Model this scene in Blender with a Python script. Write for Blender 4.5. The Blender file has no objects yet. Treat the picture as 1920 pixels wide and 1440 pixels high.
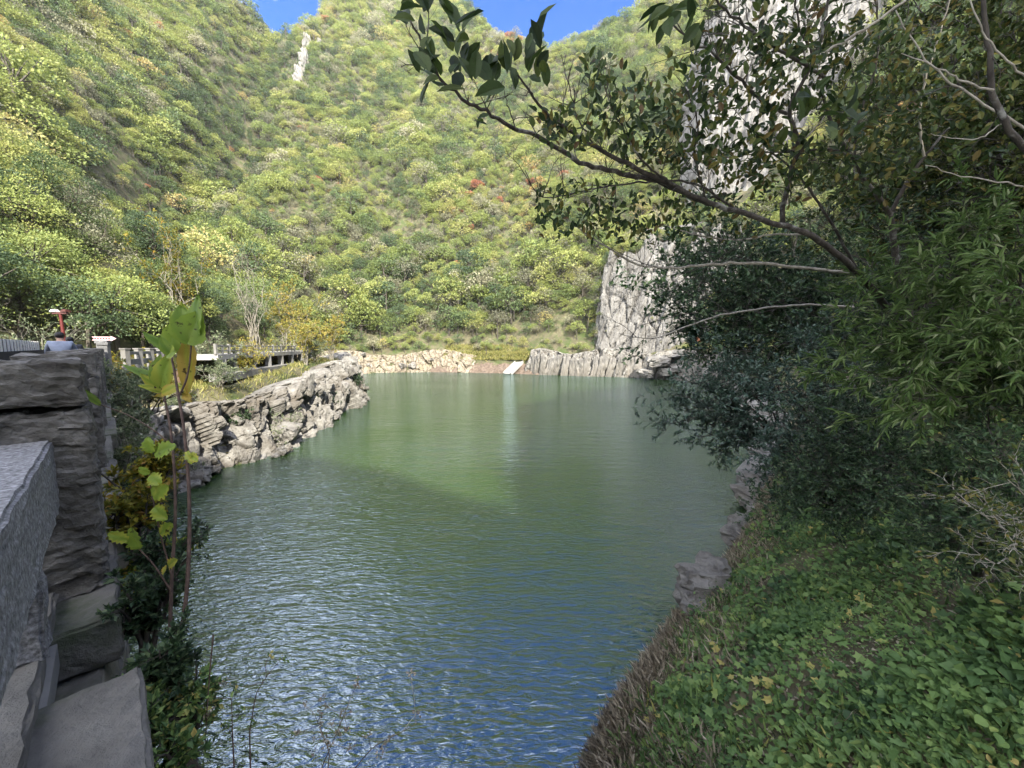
import bpy, math, random
import numpy as np
from mathutils import Vector

# ------------------------------------------------------------------ camera, sky, sun, exposure
SC = bpy.context.scene
COL = SC.collection
F = 723.0                       # focal length in pixels of a 1920 px wide frame
PITCH = math.atan(70.0 / F)
WATER = -8.0                    # camera at the origin, water 8 m below it

cam_data = bpy.data.cameras.new("camera")
cam_data.sensor_width = 36.0
cam_data.lens = 36.0 * F / 1920.0
cam_data.clip_start = 0.05
cam_data.clip_end = 4000.0
cam = bpy.data.objects.new("camera", cam_data)
cam.rotation_euler = (math.pi / 2 - PITCH, 0.0, 0.0)
COL.objects.link(cam)
SC.camera = cam

SUN = np.array((0.30, -0.75, 0.60)); SUN = SUN / np.linalg.norm(SUN)   # towards the sun
SUN_ELEV = math.asin(SUN[2])
SUN_AZ = math.atan2(SUN[0], SUN[1])          # clockwise from +Y

world = bpy.data.worlds.new("World")
SC.world = world
world.use_nodes = True
wn, wl = world.node_tree.nodes, world.node_tree.links
wn.clear()
w_out = wn.new("ShaderNodeOutputWorld")
w_bg = wn.new("ShaderNodeBackground")
w_bg.inputs["Strength"].default_value = 0.07
w_sky = wn.new("ShaderNodeTexSky")
w_sky.sky_type = 'NISHITA'
w_sky.sun_disc = False
w_sky.sun_elevation = SUN_ELEV
w_sky.sun_rotation = SUN_AZ
w_sky.altitude = 400.0
w_sky.air_density = 1.0
w_sky.dust_density = 0.0
w_sky.ozone_density = 3.2
w_tc = wn.new("ShaderNodeTexCoord")
w_map = wn.new("ShaderNodeMapping")
w_map.inputs["Scale"].default_value = (1.6, 2.4, 3.2)
w_map.inputs["Location"].default_value = (3.3, 0.6, 1.4)
w_noise = wn.new("ShaderNodeTexNoise")
w_noise.inputs["Scale"].default_value = 1.5
w_noise.inputs["Detail"].default_value = 8.0
w_noise.inputs["Roughness"].default_value = 0.58
w_noise.inputs["Distortion"].default_value = 0.35
w_ramp = wn.new("ShaderNodeMapRange")
w_ramp.inputs["From Min"].default_value = 0.45
w_ramp.inputs["From Max"].default_value = 0.76
w_ramp.inputs["To Max"].default_value = 0.85
w_mix = wn.new("ShaderNodeMix"); w_mix.data_type = 'RGBA'
w_mix.inputs[7].default_value = (27.0, 26.6, 26.2, 1.0)
wl.new(w_tc.outputs["Generated"], w_map.inputs["Vector"])
wl.new(w_map.outputs["Vector"], w_noise.inputs["Vector"])
w_dot = wn.new("ShaderNodeVectorMath"); w_dot.operation = 'DOT_PRODUCT'      # more cloud towards the left-hand gap
w_dot.inputs[1].default_value = (-0.50, 0.57, 0.65)
w_pow = wn.new("ShaderNodeMath"); w_pow.operation = 'POWER'; w_pow.inputs[1].default_value = 14.0
w_max = wn.new("ShaderNodeMath"); w_max.operation = 'MAXIMUM'; w_max.inputs[1].default_value = 0.0
w_add = wn.new("ShaderNodeMath"); w_add.operation = 'MULTIPLY_ADD'; w_add.inputs[1].default_value = 0.13
wl.new(w_tc.outputs["Generated"], w_dot.inputs[0]); wl.new(w_dot.outputs["Value"], w_max.inputs[0]); wl.new(w_max.outputs[0], w_pow.inputs[0])
wl.new(w_pow.outputs[0], w_add.inputs[0]); wl.new(w_noise.outputs[0], w_add.inputs[2])
w_sep = wn.new("ShaderNodeSeparateXYZ"); wl.new(w_tc.outputs["Generated"], w_sep.inputs[0])
w_side = wn.new("ShaderNodeMath"); w_side.operation = 'MULTIPLY_ADD'; w_side.inputs[1].default_value = -0.20; w_side.inputs[2].default_value = 0.0   # clearer sky ahead; unseen cloud overhead and behind added to brighten the shade
wl.new(w_sep.outputs[1], w_side.inputs[0])
w_sum = wn.new("ShaderNodeMath"); w_sum.operation = 'ADD'; wl.new(w_side.outputs[0], w_sum.inputs[0]); wl.new(w_add.outputs[0], w_sum.inputs[1])
wl.new(w_sum.outputs[0], w_ramp.inputs["Value"])
wl.new(w_ramp.outputs[0], w_mix.inputs[0])
w_hs = wn.new("ShaderNodeHueSaturation"); w_hs.inputs["Saturation"].default_value = 1.32; w_hs.inputs["Hue"].default_value = 0.515
wl.new(w_sky.outputs[0], w_hs.inputs["Color"])
wl.new(w_hs.outputs[0], w_mix.inputs[6])
wl.new(w_mix.outputs[2], w_bg.inputs["Color"])
wl.new(w_bg.outputs[0], w_out.inputs["Surface"])

sun_data = bpy.data.lights.new("sun", 'SUN')
sun_data.energy = 2.6
sun_data.angle = math.radians(0.53)
sun_data.color = (1.0, 0.93, 0.80)
sun = bpy.data.objects.new("sun", sun_data)
sun.rotation_euler = Vector(SUN).to_track_quat('Z', 'Y').to_euler()
COL.objects.link(sun)

SC.view_settings.view_transform = 'Standard'
SC.view_settings.look = 'None'
SC.view_settings.gamma = 1.0
SC.view_settings.exposure = 2.46
SC.render.engine = 'CYCLES'
SC.cycles.max_bounces = 6
SC.cycles.diffuse_bounces = 4
SC.cycles.glossy_bounces = 3
SC.cycles.transmission_bounces = 4
SC.cycles.transparent_max_bounces = 6
SC.cycles.use_denoising = True
SC.cycles.caustics_reflective = False
SC.cycles.caustics_refractive = False

# ------------------------------------------------------------------ helpers
RS = np.random.RandomState(7)
random.seed(7)
_CF = np.array((0, math.cos(PITCH), -math.sin(PITCH)))
_CU = np.array((0, math.sin(PITCH), math.cos(PITCH)))
_CX = np.array((1.0, 0, 0))


def at(u, v, d):
    """the point at depth d (metres ahead) that the photograph shows at pixel (u, v)"""
    return _CX * ((u - 960) / F * d) + _CU * ((720 - v) / F * d) + _CF * d


def pix(P):
    P = np.atleast_2d(P)
    d = P @ _CF
    dd = np.where(d > 0.05, d, np.nan)
    return 960 + F * (P @ _CX) / dd, 720 - F * (P @ _CU) / dd, d


def smooth(e0, e1, x):
    t = np.clip((x - e0) / (e1 - e0), 0, 1)
    return t * t * (3 - 2 * t)


def _hash(ix, iy, iz, s):
    h = (ix.astype(np.int64) * 374761393 + iy.astype(np.int64) * 668265263 + iz.astype(np.int64) * 2147483647 + s * 974634777) & 0xffffffff
    h = ((h ^ (h >> 13)) * 1274126177) & 0xffffffff
    h = ((h ^ (h >> 16)) * 2246822519) & 0xffffffff
    return ((h ^ (h >> 15)) & 0xffffff) / float(0x1000000)


def vnoise(P, s=0):
    """value noise in 3-D, -1..1"""
    P = np.asarray(P, float)
    i = np.floor(P).astype(np.int64)
    f = P - i
    f = f * f * f * (f * (f * 6 - 15) + 10)
    r = 0
    for dx in (0, 1):
        for dy in (0, 1):
            for dz in (0, 1):
                w = (f[:, 0] if dx else 1 - f[:, 0]) * (f[:, 1] if dy else 1 - f[:, 1]) * (f[:, 2] if dz else 1 - f[:, 2])
                r = r + w * _hash(i[:, 0] + dx, i[:, 1] + dy, i[:, 2] + dz, s)
    return r * 2 - 1


def fbm(P, octaves=4, s=0, gain=0.5):
    r, a, q = 0, 1.0, np.asarray(P, float)
    for o in range(octaves):
        r = r + a * vnoise(q, s + o * 17)
        q = q * 2.03 + 11.3
        a *= gain
    return r


def worley(P, s=0):
    """nearest cell: (distance to it, distance to the second, random value of the cell)"""
    P = np.asarray(P, float)
    i = np.floor(P).astype(np.int64)
    d1 = np.full(len(P), 9.0); d2 = np.full(len(P), 9.0); val = np.zeros(len(P)); off = np.zeros((len(P), 3))
    for dx in (-1, 0, 1):
        for dy in (-1, 0, 1):
            for dz in (-1, 0, 1):
                c = i + np.array((dx, dy, dz))
                q = np.stack([_hash(c[:, 0], c[:, 1], c[:, 2], s + k) for k in range(3)], 1) + c
                dv = P - q
                d = np.sqrt((dv ** 2).sum(1))
                v = _hash(c[:, 0], c[:, 1], c[:, 2], s + 5)
                new = d < d1
                d2 = np.where(new, d1, np.minimum(d2, d))
                val = np.where(new, v, val)
                off = np.where(new[:, None], dv, off)
                d1 = np.where(new, d, d1)
    return d1, d2, val, off


def nrm(a):
    return a / np.maximum(np.linalg.norm(a, axis=-1, keepdims=True), 1e-9)


def new_mesh(name, verts, faces, mats, attrs=None, face_mat=None, smooth_shade=False):
    """faces: list of index arrays (n, k), each with its own polygon size"""
    me = bpy.data.meshes.new(name)
    verts = np.asarray(verts, np.float32)
    if isinstance(faces, np.ndarray):
        faces = [faces]
    faces = [np.asarray(f, np.int32) for f in faces if len(f)]
    me.vertices.add(len(verts))
    me.vertices.foreach_set("co", verts.ravel())
    if faces:
        tot = np.concatenate([np.full(len(f), f.shape[1], np.int32) for f in faces])
        loops = np.concatenate([f.ravel() for f in faces])
        start = np.concatenate([[0], np.cumsum(tot)[:-1]]).astype(np.int32)
        me.loops.add(len(loops))
        me.loops.foreach_set("vertex_index", loops)
        me.polygons.add(len(tot))
        me.polygons.foreach_set("loop_start", start)
        me.polygons.foreach_set("loop_total", tot)
        if face_mat is not None:
            me.polygons.foreach_set("material_index", np.asarray(face_mat, np.int32))
        me.polygons.foreach_set("use_smooth", np.full(len(tot), smooth_shade, bool))
    for m in (mats if isinstance(mats, (list, tuple)) else [mats]):
        me.materials.append(m)
    for k, v in (attrs or {}).items():
        a = me.attributes.new(k, 'FLOAT', 'POINT')
        a.data.foreach_set("value", np.asarray(v, np.float32))
    me.update(calc_edges=True)
    return me


def link(name, data, parent=None, loc=None, kind=None):
    o = bpy.data.objects.new(name, data)
    COL.objects.link(o)
    if loc is not None:
        o.location = tuple(float(c) for c in loc)
    if parent is not None:
        o.parent = parent
    if kind:
        o["kind"] = kind
    return o


def tag(o, label, cat, group=None):
    o["label"] = label
    o["category"] = cat
    if group:
        o["group"] = group
    return o


def thing(name, label, cat, loc=(0, 0, 0), rz=0.0, group=None):
    o = link(name, None, loc=loc)
    o.rotation_euler = (0, 0, rz)
    return tag(o, label, cat, group)


def copy_tree(o, parent=None):
    c = o.copy(); COL.objects.link(c); c.parent = parent
    for ch in o.children:
        copy_tree(ch, c)
    return c


class Geo:
    """collects polygons of one mesh"""
    def __init__(self):
        self.v, self.f, self.n, self.t = [], {}, 0, []

    def add(self, v, f, tint=0.5):
        v = np.asarray(v, float); f = np.asarray(f, int)
        self.f.setdefault(f.shape[1], []).append(f + self.n)
        self.v.append(v); self.n += len(v)
        self.t.append(np.broadcast_to(np.asarray(tint, float), (len(v),)))

    def mesh(self, name, mat, smooth_shade=False, origin=None):
        v = np.concatenate(self.v)
        if origin is not None:
            v = v - np.asarray(origin)
        return new_mesh(name, v, [np.concatenate(x) for x in self.f.values()], mat, {"tint": np.concatenate(self.t)}, smooth_shade=smooth_shade)


BOXF = np.array([(0, 3, 2, 1), (4, 5, 6, 7), (0, 1, 5, 4), (1, 2, 6, 5), (2, 3, 7, 6), (3, 0, 4, 7)])


def box8(c, ax, ay, az):
    c, ax, ay, az = (np.asarray(q, float) for q in (c, ax, ay, az))
    return np.array([c + sx * ax + sy * ay + sz * az for sz in (-1, 1) for sx, sy in ((-1, -1), (1, -1), (1, 1), (-1, 1))])


def tubes(polys, sides=5):
    """polys: list of (points (n,3), radii (n,)) -> Geo of tapered tubes"""
    g = Geo()
    ang = np.arange(sides) * 2 * math.pi / sides
    for pts, rad in polys:
        pts = np.asarray(pts, float); rad = np.asarray(rad, float)
        n = len(pts)
        t = nrm(np.gradient(pts, axis=0))
        ref = np.array((0.0, 0, 1)) if abs(t[0][2]) < 0.8 else np.array((1.0, 0, 0))
        a = nrm(np.cross(t, ref)); b = np.cross(t, a)
        ring = pts[:, None, :] + rad[:, None, None] * (np.cos(ang)[None, :, None] * a[:, None, :] + np.sin(ang)[None, :, None] * b[:, None, :])
        v = ring.reshape(-1, 3)
        k = np.arange(n - 1)[:, None] * sides; j = np.arange(sides)[None, :]; j2 = (j + 1) % sides
        f = np.stack([k + j, k + j2, k + sides + j2, k + sides + j], -1).reshape(-1, 4)
        g.add(v, f, random.random())
        v2 = np.vstack([ring[-1], pts[-1] + t[-1] * rad[-1]])
        g.add(v2, np.stack([np.arange(sides), (np.arange(sides) + 1) % sides, np.full(sides, sides)], -1))
    return g


# leaf outlines: (across, along, lift) with the fold along the midrib
LEAF = {
    "kite": (np.array([(0, 0, 0), (.5, .45, .10), (0, 1, 0), (-.5, .45, .10)], float), [np.array([(0, 1, 2), (0, 2, 3)])]),
    "oval": (np.array([(0, 0, 0), (.34, .18, .06), (.5, .48, .09), (.33, .78, .05), (0, 1, -.06), (-.33, .78, .05), (-.5, .48, .09), (-.34, .18, .06), (0, .48, 0)], float),
             [np.array([(0, 1, 8, 7)]), np.array([(1, 2, 8), (2, 3, 8), (3, 4, 8), (4, 5, 8), (5, 6, 8), (6, 7, 8)])]),
    "blade": (np.array([(0, 0, 0), (.5, .3, .05), (.3, .7, -.02), (0, 1, -.14), (-.3, .7, -.02), (-.5, .3, .05)], float), [np.array([(0, 1, 2, 3), (0, 3, 4, 5)])]),
    "lobed": (np.array([(0, 0, 0), (.22, .1, .04), (.62, .12, .1), (.44, .38, .06), (.6, .7, .08), (.2, .66, .02), (0, 1, -.06), (-.2, .66, .02), (-.6, .7, .08), (-.44, .38, .06), (-.62, .12, .1), (-.22, .1, .04), (0, .4, 0)], float),
              [np.array([(12, 0, 1), (12, 1, 2), (12, 2, 3), (12, 3, 4), (12, 4, 5), (12, 5, 6), (12, 6, 7), (12, 7, 8), (12, 8, 9), (12, 9, 10), (12, 10, 11), (12, 11, 0)])]),
}


def leaves(pos, axis, up, length, width, kind="kite", tint=None, g=None):
    """one leaf at every pos, growing along axis, its face turned towards up"""
    g = g or Geo()
    pos = np.asarray(pos, float)
    n = len(pos)
    if n == 0:
        return g
    a = nrm(np.asarray(axis, float)); s = np.cross(a, np.asarray(up, float))
    s = nrm(np.where(np.linalg.norm(s, axis=1, keepdims=True) < 1e-4, (1.0, 0, 0), s))
    w = np.cross(s, a)
    L = np.broadcast_to(np.asarray(length, float), (n,)); W = np.broadcast_to(np.asarray(width, float), (n,))
    tv, tf = LEAF[kind]
    v = pos[:, None, :] + s[:, None, :] * (tv[None, :, 0:1] * W[:, None, None]) + a[:, None, :] * (tv[None, :, 1:2] * L[:, None, None]) + w[:, None, :] * (tv[None, :, 2:3] * L[:, None, None])
    k = len(tv)
    t = np.repeat(RS.rand(n) if tint is None else np.broadcast_to(tint, (n,)), k)
    base = np.arange(n)[:, None, None] * k
    g.v.append(v.reshape(-1, 3)); g.t.append(t)
    for f in tf:
        g.f.setdefault(f.shape[1], []).append((base + f[None]).reshape(-1, f.shape[1]) + g.n)
    g.n += n * k
    return g


def grow(p, d, L, r, lev, S, out):
    """one branch and its side branches; S[lev] = (segments, wander, children, first child at, angle, length ratio, pull up)"""
    seg, wander, kids, first, angle, ratio, pull = S[lev]
    pts = [np.asarray(p, float)]; dirs = []
    d = nrm(np.asarray(d, float))
    for i in range(seg):
        d = nrm(d + RS.normal(0, wander, 3) + np.array((0, 0, pull)))
        dirs.append(d)
        pts.append(pts[-1] + d * L / seg)
    pts = np.array(pts)
    rad = np.linspace(r, r * (0.35 if lev < len(S) - 1 else 0.3), seg + 1)
    out["tubes"].append((pts, rad))
    if lev == len(S) - 1:
        out["twigs"].append(pts)
        return
    for c in range(kids):
        f = first + (1 - first) * (c + RS.rand()) / kids
        k = min(int(f * seg), seg - 1)
        q = pts[k] + (pts[k + 1] - pts[k]) * (f * seg - k)
        side = nrm(np.cross(dirs[k], RS.normal(0, 1, 3)))
        nd = dirs[k] * math.cos(angle) + side * math.sin(angle)
        grow(q, nd, L * ratio * (1.1 - 0.5 * f) * (0.75 + 0.5 * RS.rand()), max(rad[k] * 0.55, 0.0018), lev + 1, S, out)


def twig_leaves(twigs, per, length, width, kind="kite", droop=0.0, splay=0.8, upw=0.8, tip=0.15):
    """leaves set along twigs, alternating sides"""
    pos, ax, up = [], [], []
    for pts in twigs:
        t = tip + (1 - tip) * (np.arange(per) + RS.rand(per) * 0.8) / per
        t = np.clip(t, 0, 0.999) * (len(pts) - 1)
        k = t.astype(int); fr = (t - k)[:, None]
        q = pts[k] * (1 - fr) + pts[k + 1] * fr
        dr = nrm(pts[k + 1] - pts[k])
        side = nrm(np.cross(dr, RS.normal(0, 1, (per, 3)) + np.array((0, 0, 1.2))))
        sg = np.where(np.arange(per) % 2, 1.0, -1.0)[:, None]
        a = dr + side * sg * splay + RS.normal(0, 0.3, (per, 3)) + np.array((0, 0, -droop))
        pos.append(q); ax.append(a)
        up.append(RS.normal(0, 0.45, (per, 3)) + np.array((0, 0, upw)))
    pos, ax, up = np.concatenate(pos), np.concatenate(ax), np.concatenate(up)
    n = len(pos)
    sc = RS.uniform(0.65, 1.25, n)
    return leaves(pos, ax, up, length * sc, width * sc, kind)


# ------------------------------------------------------------------ materials
class NT:
    def __init__(self, name):
        self.m = bpy.data.materials.new(name); self.m.use_nodes = True
        self.t = self.m.node_tree; self.t.nodes.clear()
        self.out = self.n("ShaderNodeOutputMaterial")

    def n(self, typ, **kw):
        x = self.t.nodes.new(typ)
        for k, v in kw.items():
            if k.startswith("i_"):
                key = k[2:].replace("_", " ")
                x.inputs[int(key) if key.isdigit() else key].default_value = v
            else:
                setattr(x, k, v)
        return x

    def l(self, a, b):
        self.t.links.new(a, b)


def ramp(nt, stops, fac):
    r = nt.n("ShaderNodeValToRGB")
    e = r.color_ramp.elements
    while len(e) < len(stops):
        e.new(0.5)
    for x, (p, c) in zip(e, stops):
        x.position = p; x.color = (*c, 1.0)
    nt.l(fac, r.inputs[0])
    return r.outputs[0]


def leaf_mat(name, stops, trans=0.30, rough=0.5, jitter=0.25, spec=0.3, per_object=0.0, spots=0.0):
    """leaf colour from each leaf's own tint (attribute), with a small shift from plant to plant"""
    nt = NT(name)
    at_ = nt.n("ShaderNodeAttribute", attribute_name="tint")
    fac = at_.outputs["Fac"]
    if per_object:
        oi = nt.n("ShaderNodeObjectInfo")
        m = nt.n("ShaderNodeMath", operation='MULTIPLY_ADD', i_1=per_object, i_2=-per_object / 2)
        nt.l(oi.outputs["Random"], m.inputs[0])
        ad = nt.n("ShaderNodeMath", operation='ADD')
        nt.l(m.outputs[0], ad.inputs[0]); nt.l(fac, ad.inputs[1])
        fac = ad.outputs[0]
    col = ramp(nt, stops, fac)
    if spots:
        tc = nt.n("ShaderNodeTexCoord")
        no = nt.n("ShaderNodeTexNoise", i_Scale=spots, i_Detail=3.0)
        nt.l(tc.outputs["Object"], no.inputs["Vector"])
        mr = nt.n("ShaderNodeMapRange"); mr.inputs[1].default_value = 0.62; mr.inputs[2].default_value = 0.70
        nt.l(no.outputs[0], mr.inputs[0])
        mx = nt.n("ShaderNodeMix", data_type='RGBA'); mx.inputs[7].default_value = (0.03, 0.018, 0.008, 1)
        nt.l(mr.outputs[0], mx.inputs[0]); nt.l(col, mx.inputs[6])
        col = mx.outputs[2]
    b = nt.n("ShaderNodeBsdfPrincipled", i_Roughness=rough)
    b.inputs["Specular IOR Level"].default_value = spec
    tr = nt.n("ShaderNodeBsdfTranslucent")
    mix = nt.n("ShaderNodeMixShader", i_0=trans)
    nt.l(col, b.inputs["Base Color"]); nt.l(col, tr.inputs["Color"])
    nt.l(b.outputs[0], mix.inputs[1]); nt.l(tr.outputs[0], mix.inputs[2])
    nt.l(mix.outputs[0], nt.out.inputs["Surface"])
    return nt.m


def surf_mat(name, stops, scale=3.0, detail=8.0, bump=0.4, bscale=None, rough=0.85, stretch=(1, 1, 1), spec=0.25, second=None, tint=0.0, dist=0.02):
    """mineral or bark surface: noise colour ramp, fine relief, an optional second colour in patches"""
    nt = NT(name)
    tc = nt.n("ShaderNodeTexCoord")
    mp = nt.n("ShaderNodeMapping"); mp.inputs["Scale"].default_value = stretch
    nt.l(tc.outputs["Object"], mp.inputs["Vector"])
    no = nt.n("ShaderNodeTexNoise", i_Scale=scale, i_Detail=detail, i_Roughness=0.62)
    nt.l(mp.outputs[0], no.inputs["Vector"])
    fac = no.outputs[0]
    if tint:
        a = nt.n("ShaderNodeAttribute", attribute_name="tint")
        m = nt.n("ShaderNodeMath", operation='MULTIPLY_ADD', i_1=tint, i_2=-tint / 2)
        nt.l(a.outputs["Fac"], m.inputs[0])
        ad = nt.n("ShaderNodeMath", operation='ADD'); nt.l(m.outputs[0], ad.inputs[0]); nt.l(fac, ad.inputs[1]); fac = ad.outputs[0]
    col = ramp(nt, stops, fac)
    if second:
        c2, s2, lo, hi = second
        n2 = nt.n("ShaderNodeTexNoise", i_Scale=s2, i_Detail=6.0, i_Roughness=0.65)
        nt.l(tc.outputs["Object"], n2.inputs["Vector"])
        mr = nt.n("ShaderNodeMapRange"); mr.inputs[1].default_value = lo; mr.inputs[2].default_value = hi
        nt.l(n2.outputs[0], mr.inputs[0])
        mx = nt.n("ShaderNodeMix", data_type='RGBA'); mx.inputs[7].default_value = (*c2, 1)
        nt.l(mr.outputs[0], mx.inputs[0]); nt.l(col, mx.inputs[6]); col = mx.outputs[2]
    b = nt.n("ShaderNodeBsdfPrincipled", i_Roughness=rough)
    b.inputs["Specular IOR Level"].default_value = spec
    nt.l(col, b.inputs["Base Color"])
    if bump:
        nb = nt.n("ShaderNodeTexNoise", i_Scale=bscale or scale * 3, i_Detail=8.0, i_Roughness=0.68)
        nt.l(mp.outputs[0], nb.inputs["Vector"])
        bp = nt.n("ShaderNodeBump", i_Strength=bump, i_Distance=dist)
        nt.l(nb.outputs[0], bp.inputs["Height"]); nt.l(bp.outputs[0], b.inputs["Normal"])
    nt.l(b.outputs[0], nt.out.inputs["Surface"])
    return nt.m


def plain_mat(name, c, rough=0.6, spec=0.3, metal=0.0):
    nt = NT(name)
    tc = nt.n("ShaderNodeTexCoord"); no = nt.n("ShaderNodeTexNoise", i_Scale=9.0, i_Detail=4.0)
    nt.l(tc.outputs["Object"], no.inputs["Vector"])
    col = ramp(nt, [(0.3, tuple(x * 0.8 for x in c)), (0.7, tuple(min(1, x * 1.15) for x in c))], no.outputs[0])
    b = nt.n("ShaderNodeBsdfPrincipled", i_Roughness=rough, i_Metallic=metal)
    b.inputs["Specular IOR Level"].default_value = spec
    nt.l(col, b.inputs["Base Color"]); nt.l(b.outputs[0], nt.out.inputs["Surface"])
    return nt.m

M_FOREST = leaf_mat("forest_leaf", [(0.0, (.075, .115, .06)), (0.2, (.13, .185, .075)), (0.42, (.25, .30, .085)), (0.62, (.36, .37, .12)), (0.78, (.42, .37, .17)), (0.88, (.46, .31, .10)), (1.0, (.40, .18, .11))], trans=0.36, per_object=0.17)
M_FOREST2 = leaf_mat("grey_forest_leaf", [(0.0, (.12, .125, .085)), (0.5, (.24, .24, .15)), (1.0, (.38, .36, .24))], trans=0.3, per_object=0.5)
M_LITTER = surf_mat("forest_floor", [(0.25, (.05, .045, .03)), (0.5, (.095, .085, .05)), (0.75, (.15, .14, .08))], scale=0.9, bump=0.6, dist=0.15, second=((.05, .07, .02), 0.35, .45, .62))
M_ROCK = surf_mat("limestone", [(0.26, (.065, .06, .055)), (0.40, (.15, .142, .13)), (0.54, (.23, .22, .20)), (0.75, (.32, .31, .285))], scale=1.3, bump=1.0, bscale=3.2, dist=0.25, second=((.13, .115, .095), 0.35, .48, .66))
M_TANROCK = surf_mat("tan_rock", [(0.26, (.085, .07, .05)), (0.42, (.19, .16, .12)), (0.56, (.28, .245, .19)), (0.75, (.36, .325, .265))], scale=1.0, bump=1.0, bscale=2.2, dist=0.3, second=((.16, .15, .06), 0.5, .55, .68))
M_PALEROCK = surf_mat("pale_limestone", [(0.30, (.07, .066, .06)), (0.42, (.14, .134, .124)), (0.54, (.20, .193, .18)), (0.8, (.27, .262, .245))], scale=0.5, bump=1.0, bscale=1.1, dist=0.8, stretch=(1, 1, .4))
M_BARK = surf_mat("dark_bark", [(0.3, (.02, .017, .014)), (0.6, (.058, .05, .042)), (0.8, (.13, .12, .105))], scale=14, bump=0.6, stretch=(1, 1, .3), second=((.17, .17, .155), 5.0, .55, .66))
M_PALEBARK = surf_mat("pale_bark", [(0.3, (.14, .125, .10)), (0.6, (.28, .26, .22)), (0.85, (.42, .40, .36))], scale=12, bump=0.4, stretch=(1, 1, .3))
M_FARBARK = surf_mat("grey_bark", [(0.3, (.045, .04, .032)), (0.7, (.12, .105, .085))], scale=4, bump=0.0)

# ------------------------------------------------------------------ the lie of the land
LAKE = np.array([(-17.6, 17.2), (-18.5, 21.7), (-18.4, 24.1), (-17.5, 25.8), (-17.3, 28.4), (-18.0, 33), (-18.4, 36.9), (-19.6, 41), (-20.6, 45.9), (-20.6, 51), (-21.3, 56.5),
                 (-25, 60.5), (-33, 66), (-42, 78), (-47, 95), (-46, 112), (-40, 118), (-24, 121.5), (-12, 119), (-1.6, 116), (7.6, 110), (20.1, 104.5), (33.3, 100), (38.9, 94.5), (43, 86), (42, 74),
                 (39.7, 67.9), (32, 51), (25, 38), (19.3, 28.4), (14.8, 22.5), (11.4, 18.1), (8.3, 14.2), (5.3, 10.9), (3.7, 9.5), (2.6, 8.3), (1.0, 6.5), (0.25, 4.6), (0.2, 2.8), (0.9, .9), (1.3, -.9), (-.25, .35)], float)
BR_D = np.array((-0.723, 0.691)); BR_N = np.array((0.691, 0.723))      # along the dam crest, and out over the lake


def lake_sd(P):
    """signed distance to the lake's edge, positive on land"""
    P = np.asarray(P, float)
    d = np.full(len(P), 1e9); inside = np.zeros(len(P), bool)
    for i in range(len(LAKE)):
        a, b = LAKE[i], LAKE[(i + 1) % len(LAKE)]
        e = b - a
        t = np.clip(((P - a) @ e) / (e @ e), 0, 1)
        d = np.minimum(d, np.linalg.norm(P - a - t[:, None] * e, axis=1))
        c = ((a[1] > P[:, 1]) != (b[1] > P[:, 1])) & (P[:, 0] < e[0] * (P[:, 1] - a[1]) / (e[1] if abs(e[1]) > 1e-9 else 1e-9) + a[0])
        inside ^= c
    return np.where(inside, -d, d)


def seg_dist(P, L):
    d = np.full(len(P), 1e9); s = np.zeros(len(P)); acc = 0.0
    for a, b in zip(L[:-1], L[1:]):
        a = np.asarray(a, float); b = np.asarray(b, float); e = b - a
        t = np.clip(((P - a) @ e) / (e @ e), 0, 1)
        q = np.linalg.norm(P - a - t[:, None] * e, axis=1)
        s = np.where(q < d, acc + t * np.linalg.norm(e), s)
        d = np.minimum(d, q); acc += np.linalg.norm(e)
    return d, s


def raw_land(x, y, fine=True):
    P = np.stack([x, y], 1)
    sd = lake_sd(P)
    P3 = np.stack([x, y, np.zeros_like(x)], 1)
    right = smooth(-3, 0, x - 0.05 * y) * smooth(62, 45, y)             # bank beside the camera
    left = smooth(4, -8, x + 0.15 * y) * smooth(78, 62, y) * (1 - right)  # promontory and bridge end
    far = np.clip(1 - left - right, 0, 1)
    # foot of the bank: a rock step, then a shelf, then the mountain side
    near_l = smooth(16, 27, y)
    h0 = left * (5.0 + 1.1 * smooth(26, 52, y)) + right * 1.7 + far * 6.0
    w0 = left * 3.5 + right * 0.9 + far * 4.5
    shelf = left * (8.0 - 3.5 * smooth(40, 58, y)) + far * 1.0
    slope = left * 0.95 + right * 0.80 + far * 1.14
    e = np.maximum(0, sd - w0 - shelf)
    e2 = np.maximum(0, sd - 5.5)
    up = slope * e + right * 0.42 * e2 + far * 0.55 * np.maximum(0, e - 95) - left * 0.12 * np.maximum(0, e - 40)
    up = up - smooth(-20, -90, x) * (1 - left) * 0.16 * np.clip(e, 0, 90)
    z = WATER - .4 + (h0 + .4) * smooth(0, 1, (sd / w0 - .16 * (1 - right)) / (1 - .16 * (1 - right))) + up
    z = np.where(sd < 0, WATER - 0.4 + np.maximum(sd * 1.2, -3.2), z)
    amp = np.clip(e / 70, 0, 1)
    big = fbm(P3 / 62.0 + 3.1, 3, 5)
    ridg = 1 - np.abs(vnoise(P3 / np.array((38.0, 60.0, 1)) + 7.7, 9)) * 2
    z = z + amp * (9.0 * big + 6.0 * ridg * amp)
    if fine:
        z = z + np.clip(sd / 4, 0, 1) * (0.35 * fbm(P3 / 3.1, 3, 21) * (0.25 + 0.75 * np.clip(e / 5, 0, 1)))
    # the gully that parts the left mountain from the middle one
    gd, gs = seg_dist(P, [(-80, 84), (-112, 140), (-128, 205), (-150, 262), (-165, 330)])
    z = z - np.clip(e / 60, 0, 1) * 24 * np.exp(-(gd / 11.0) ** 2)
    return z, sd, e


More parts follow.
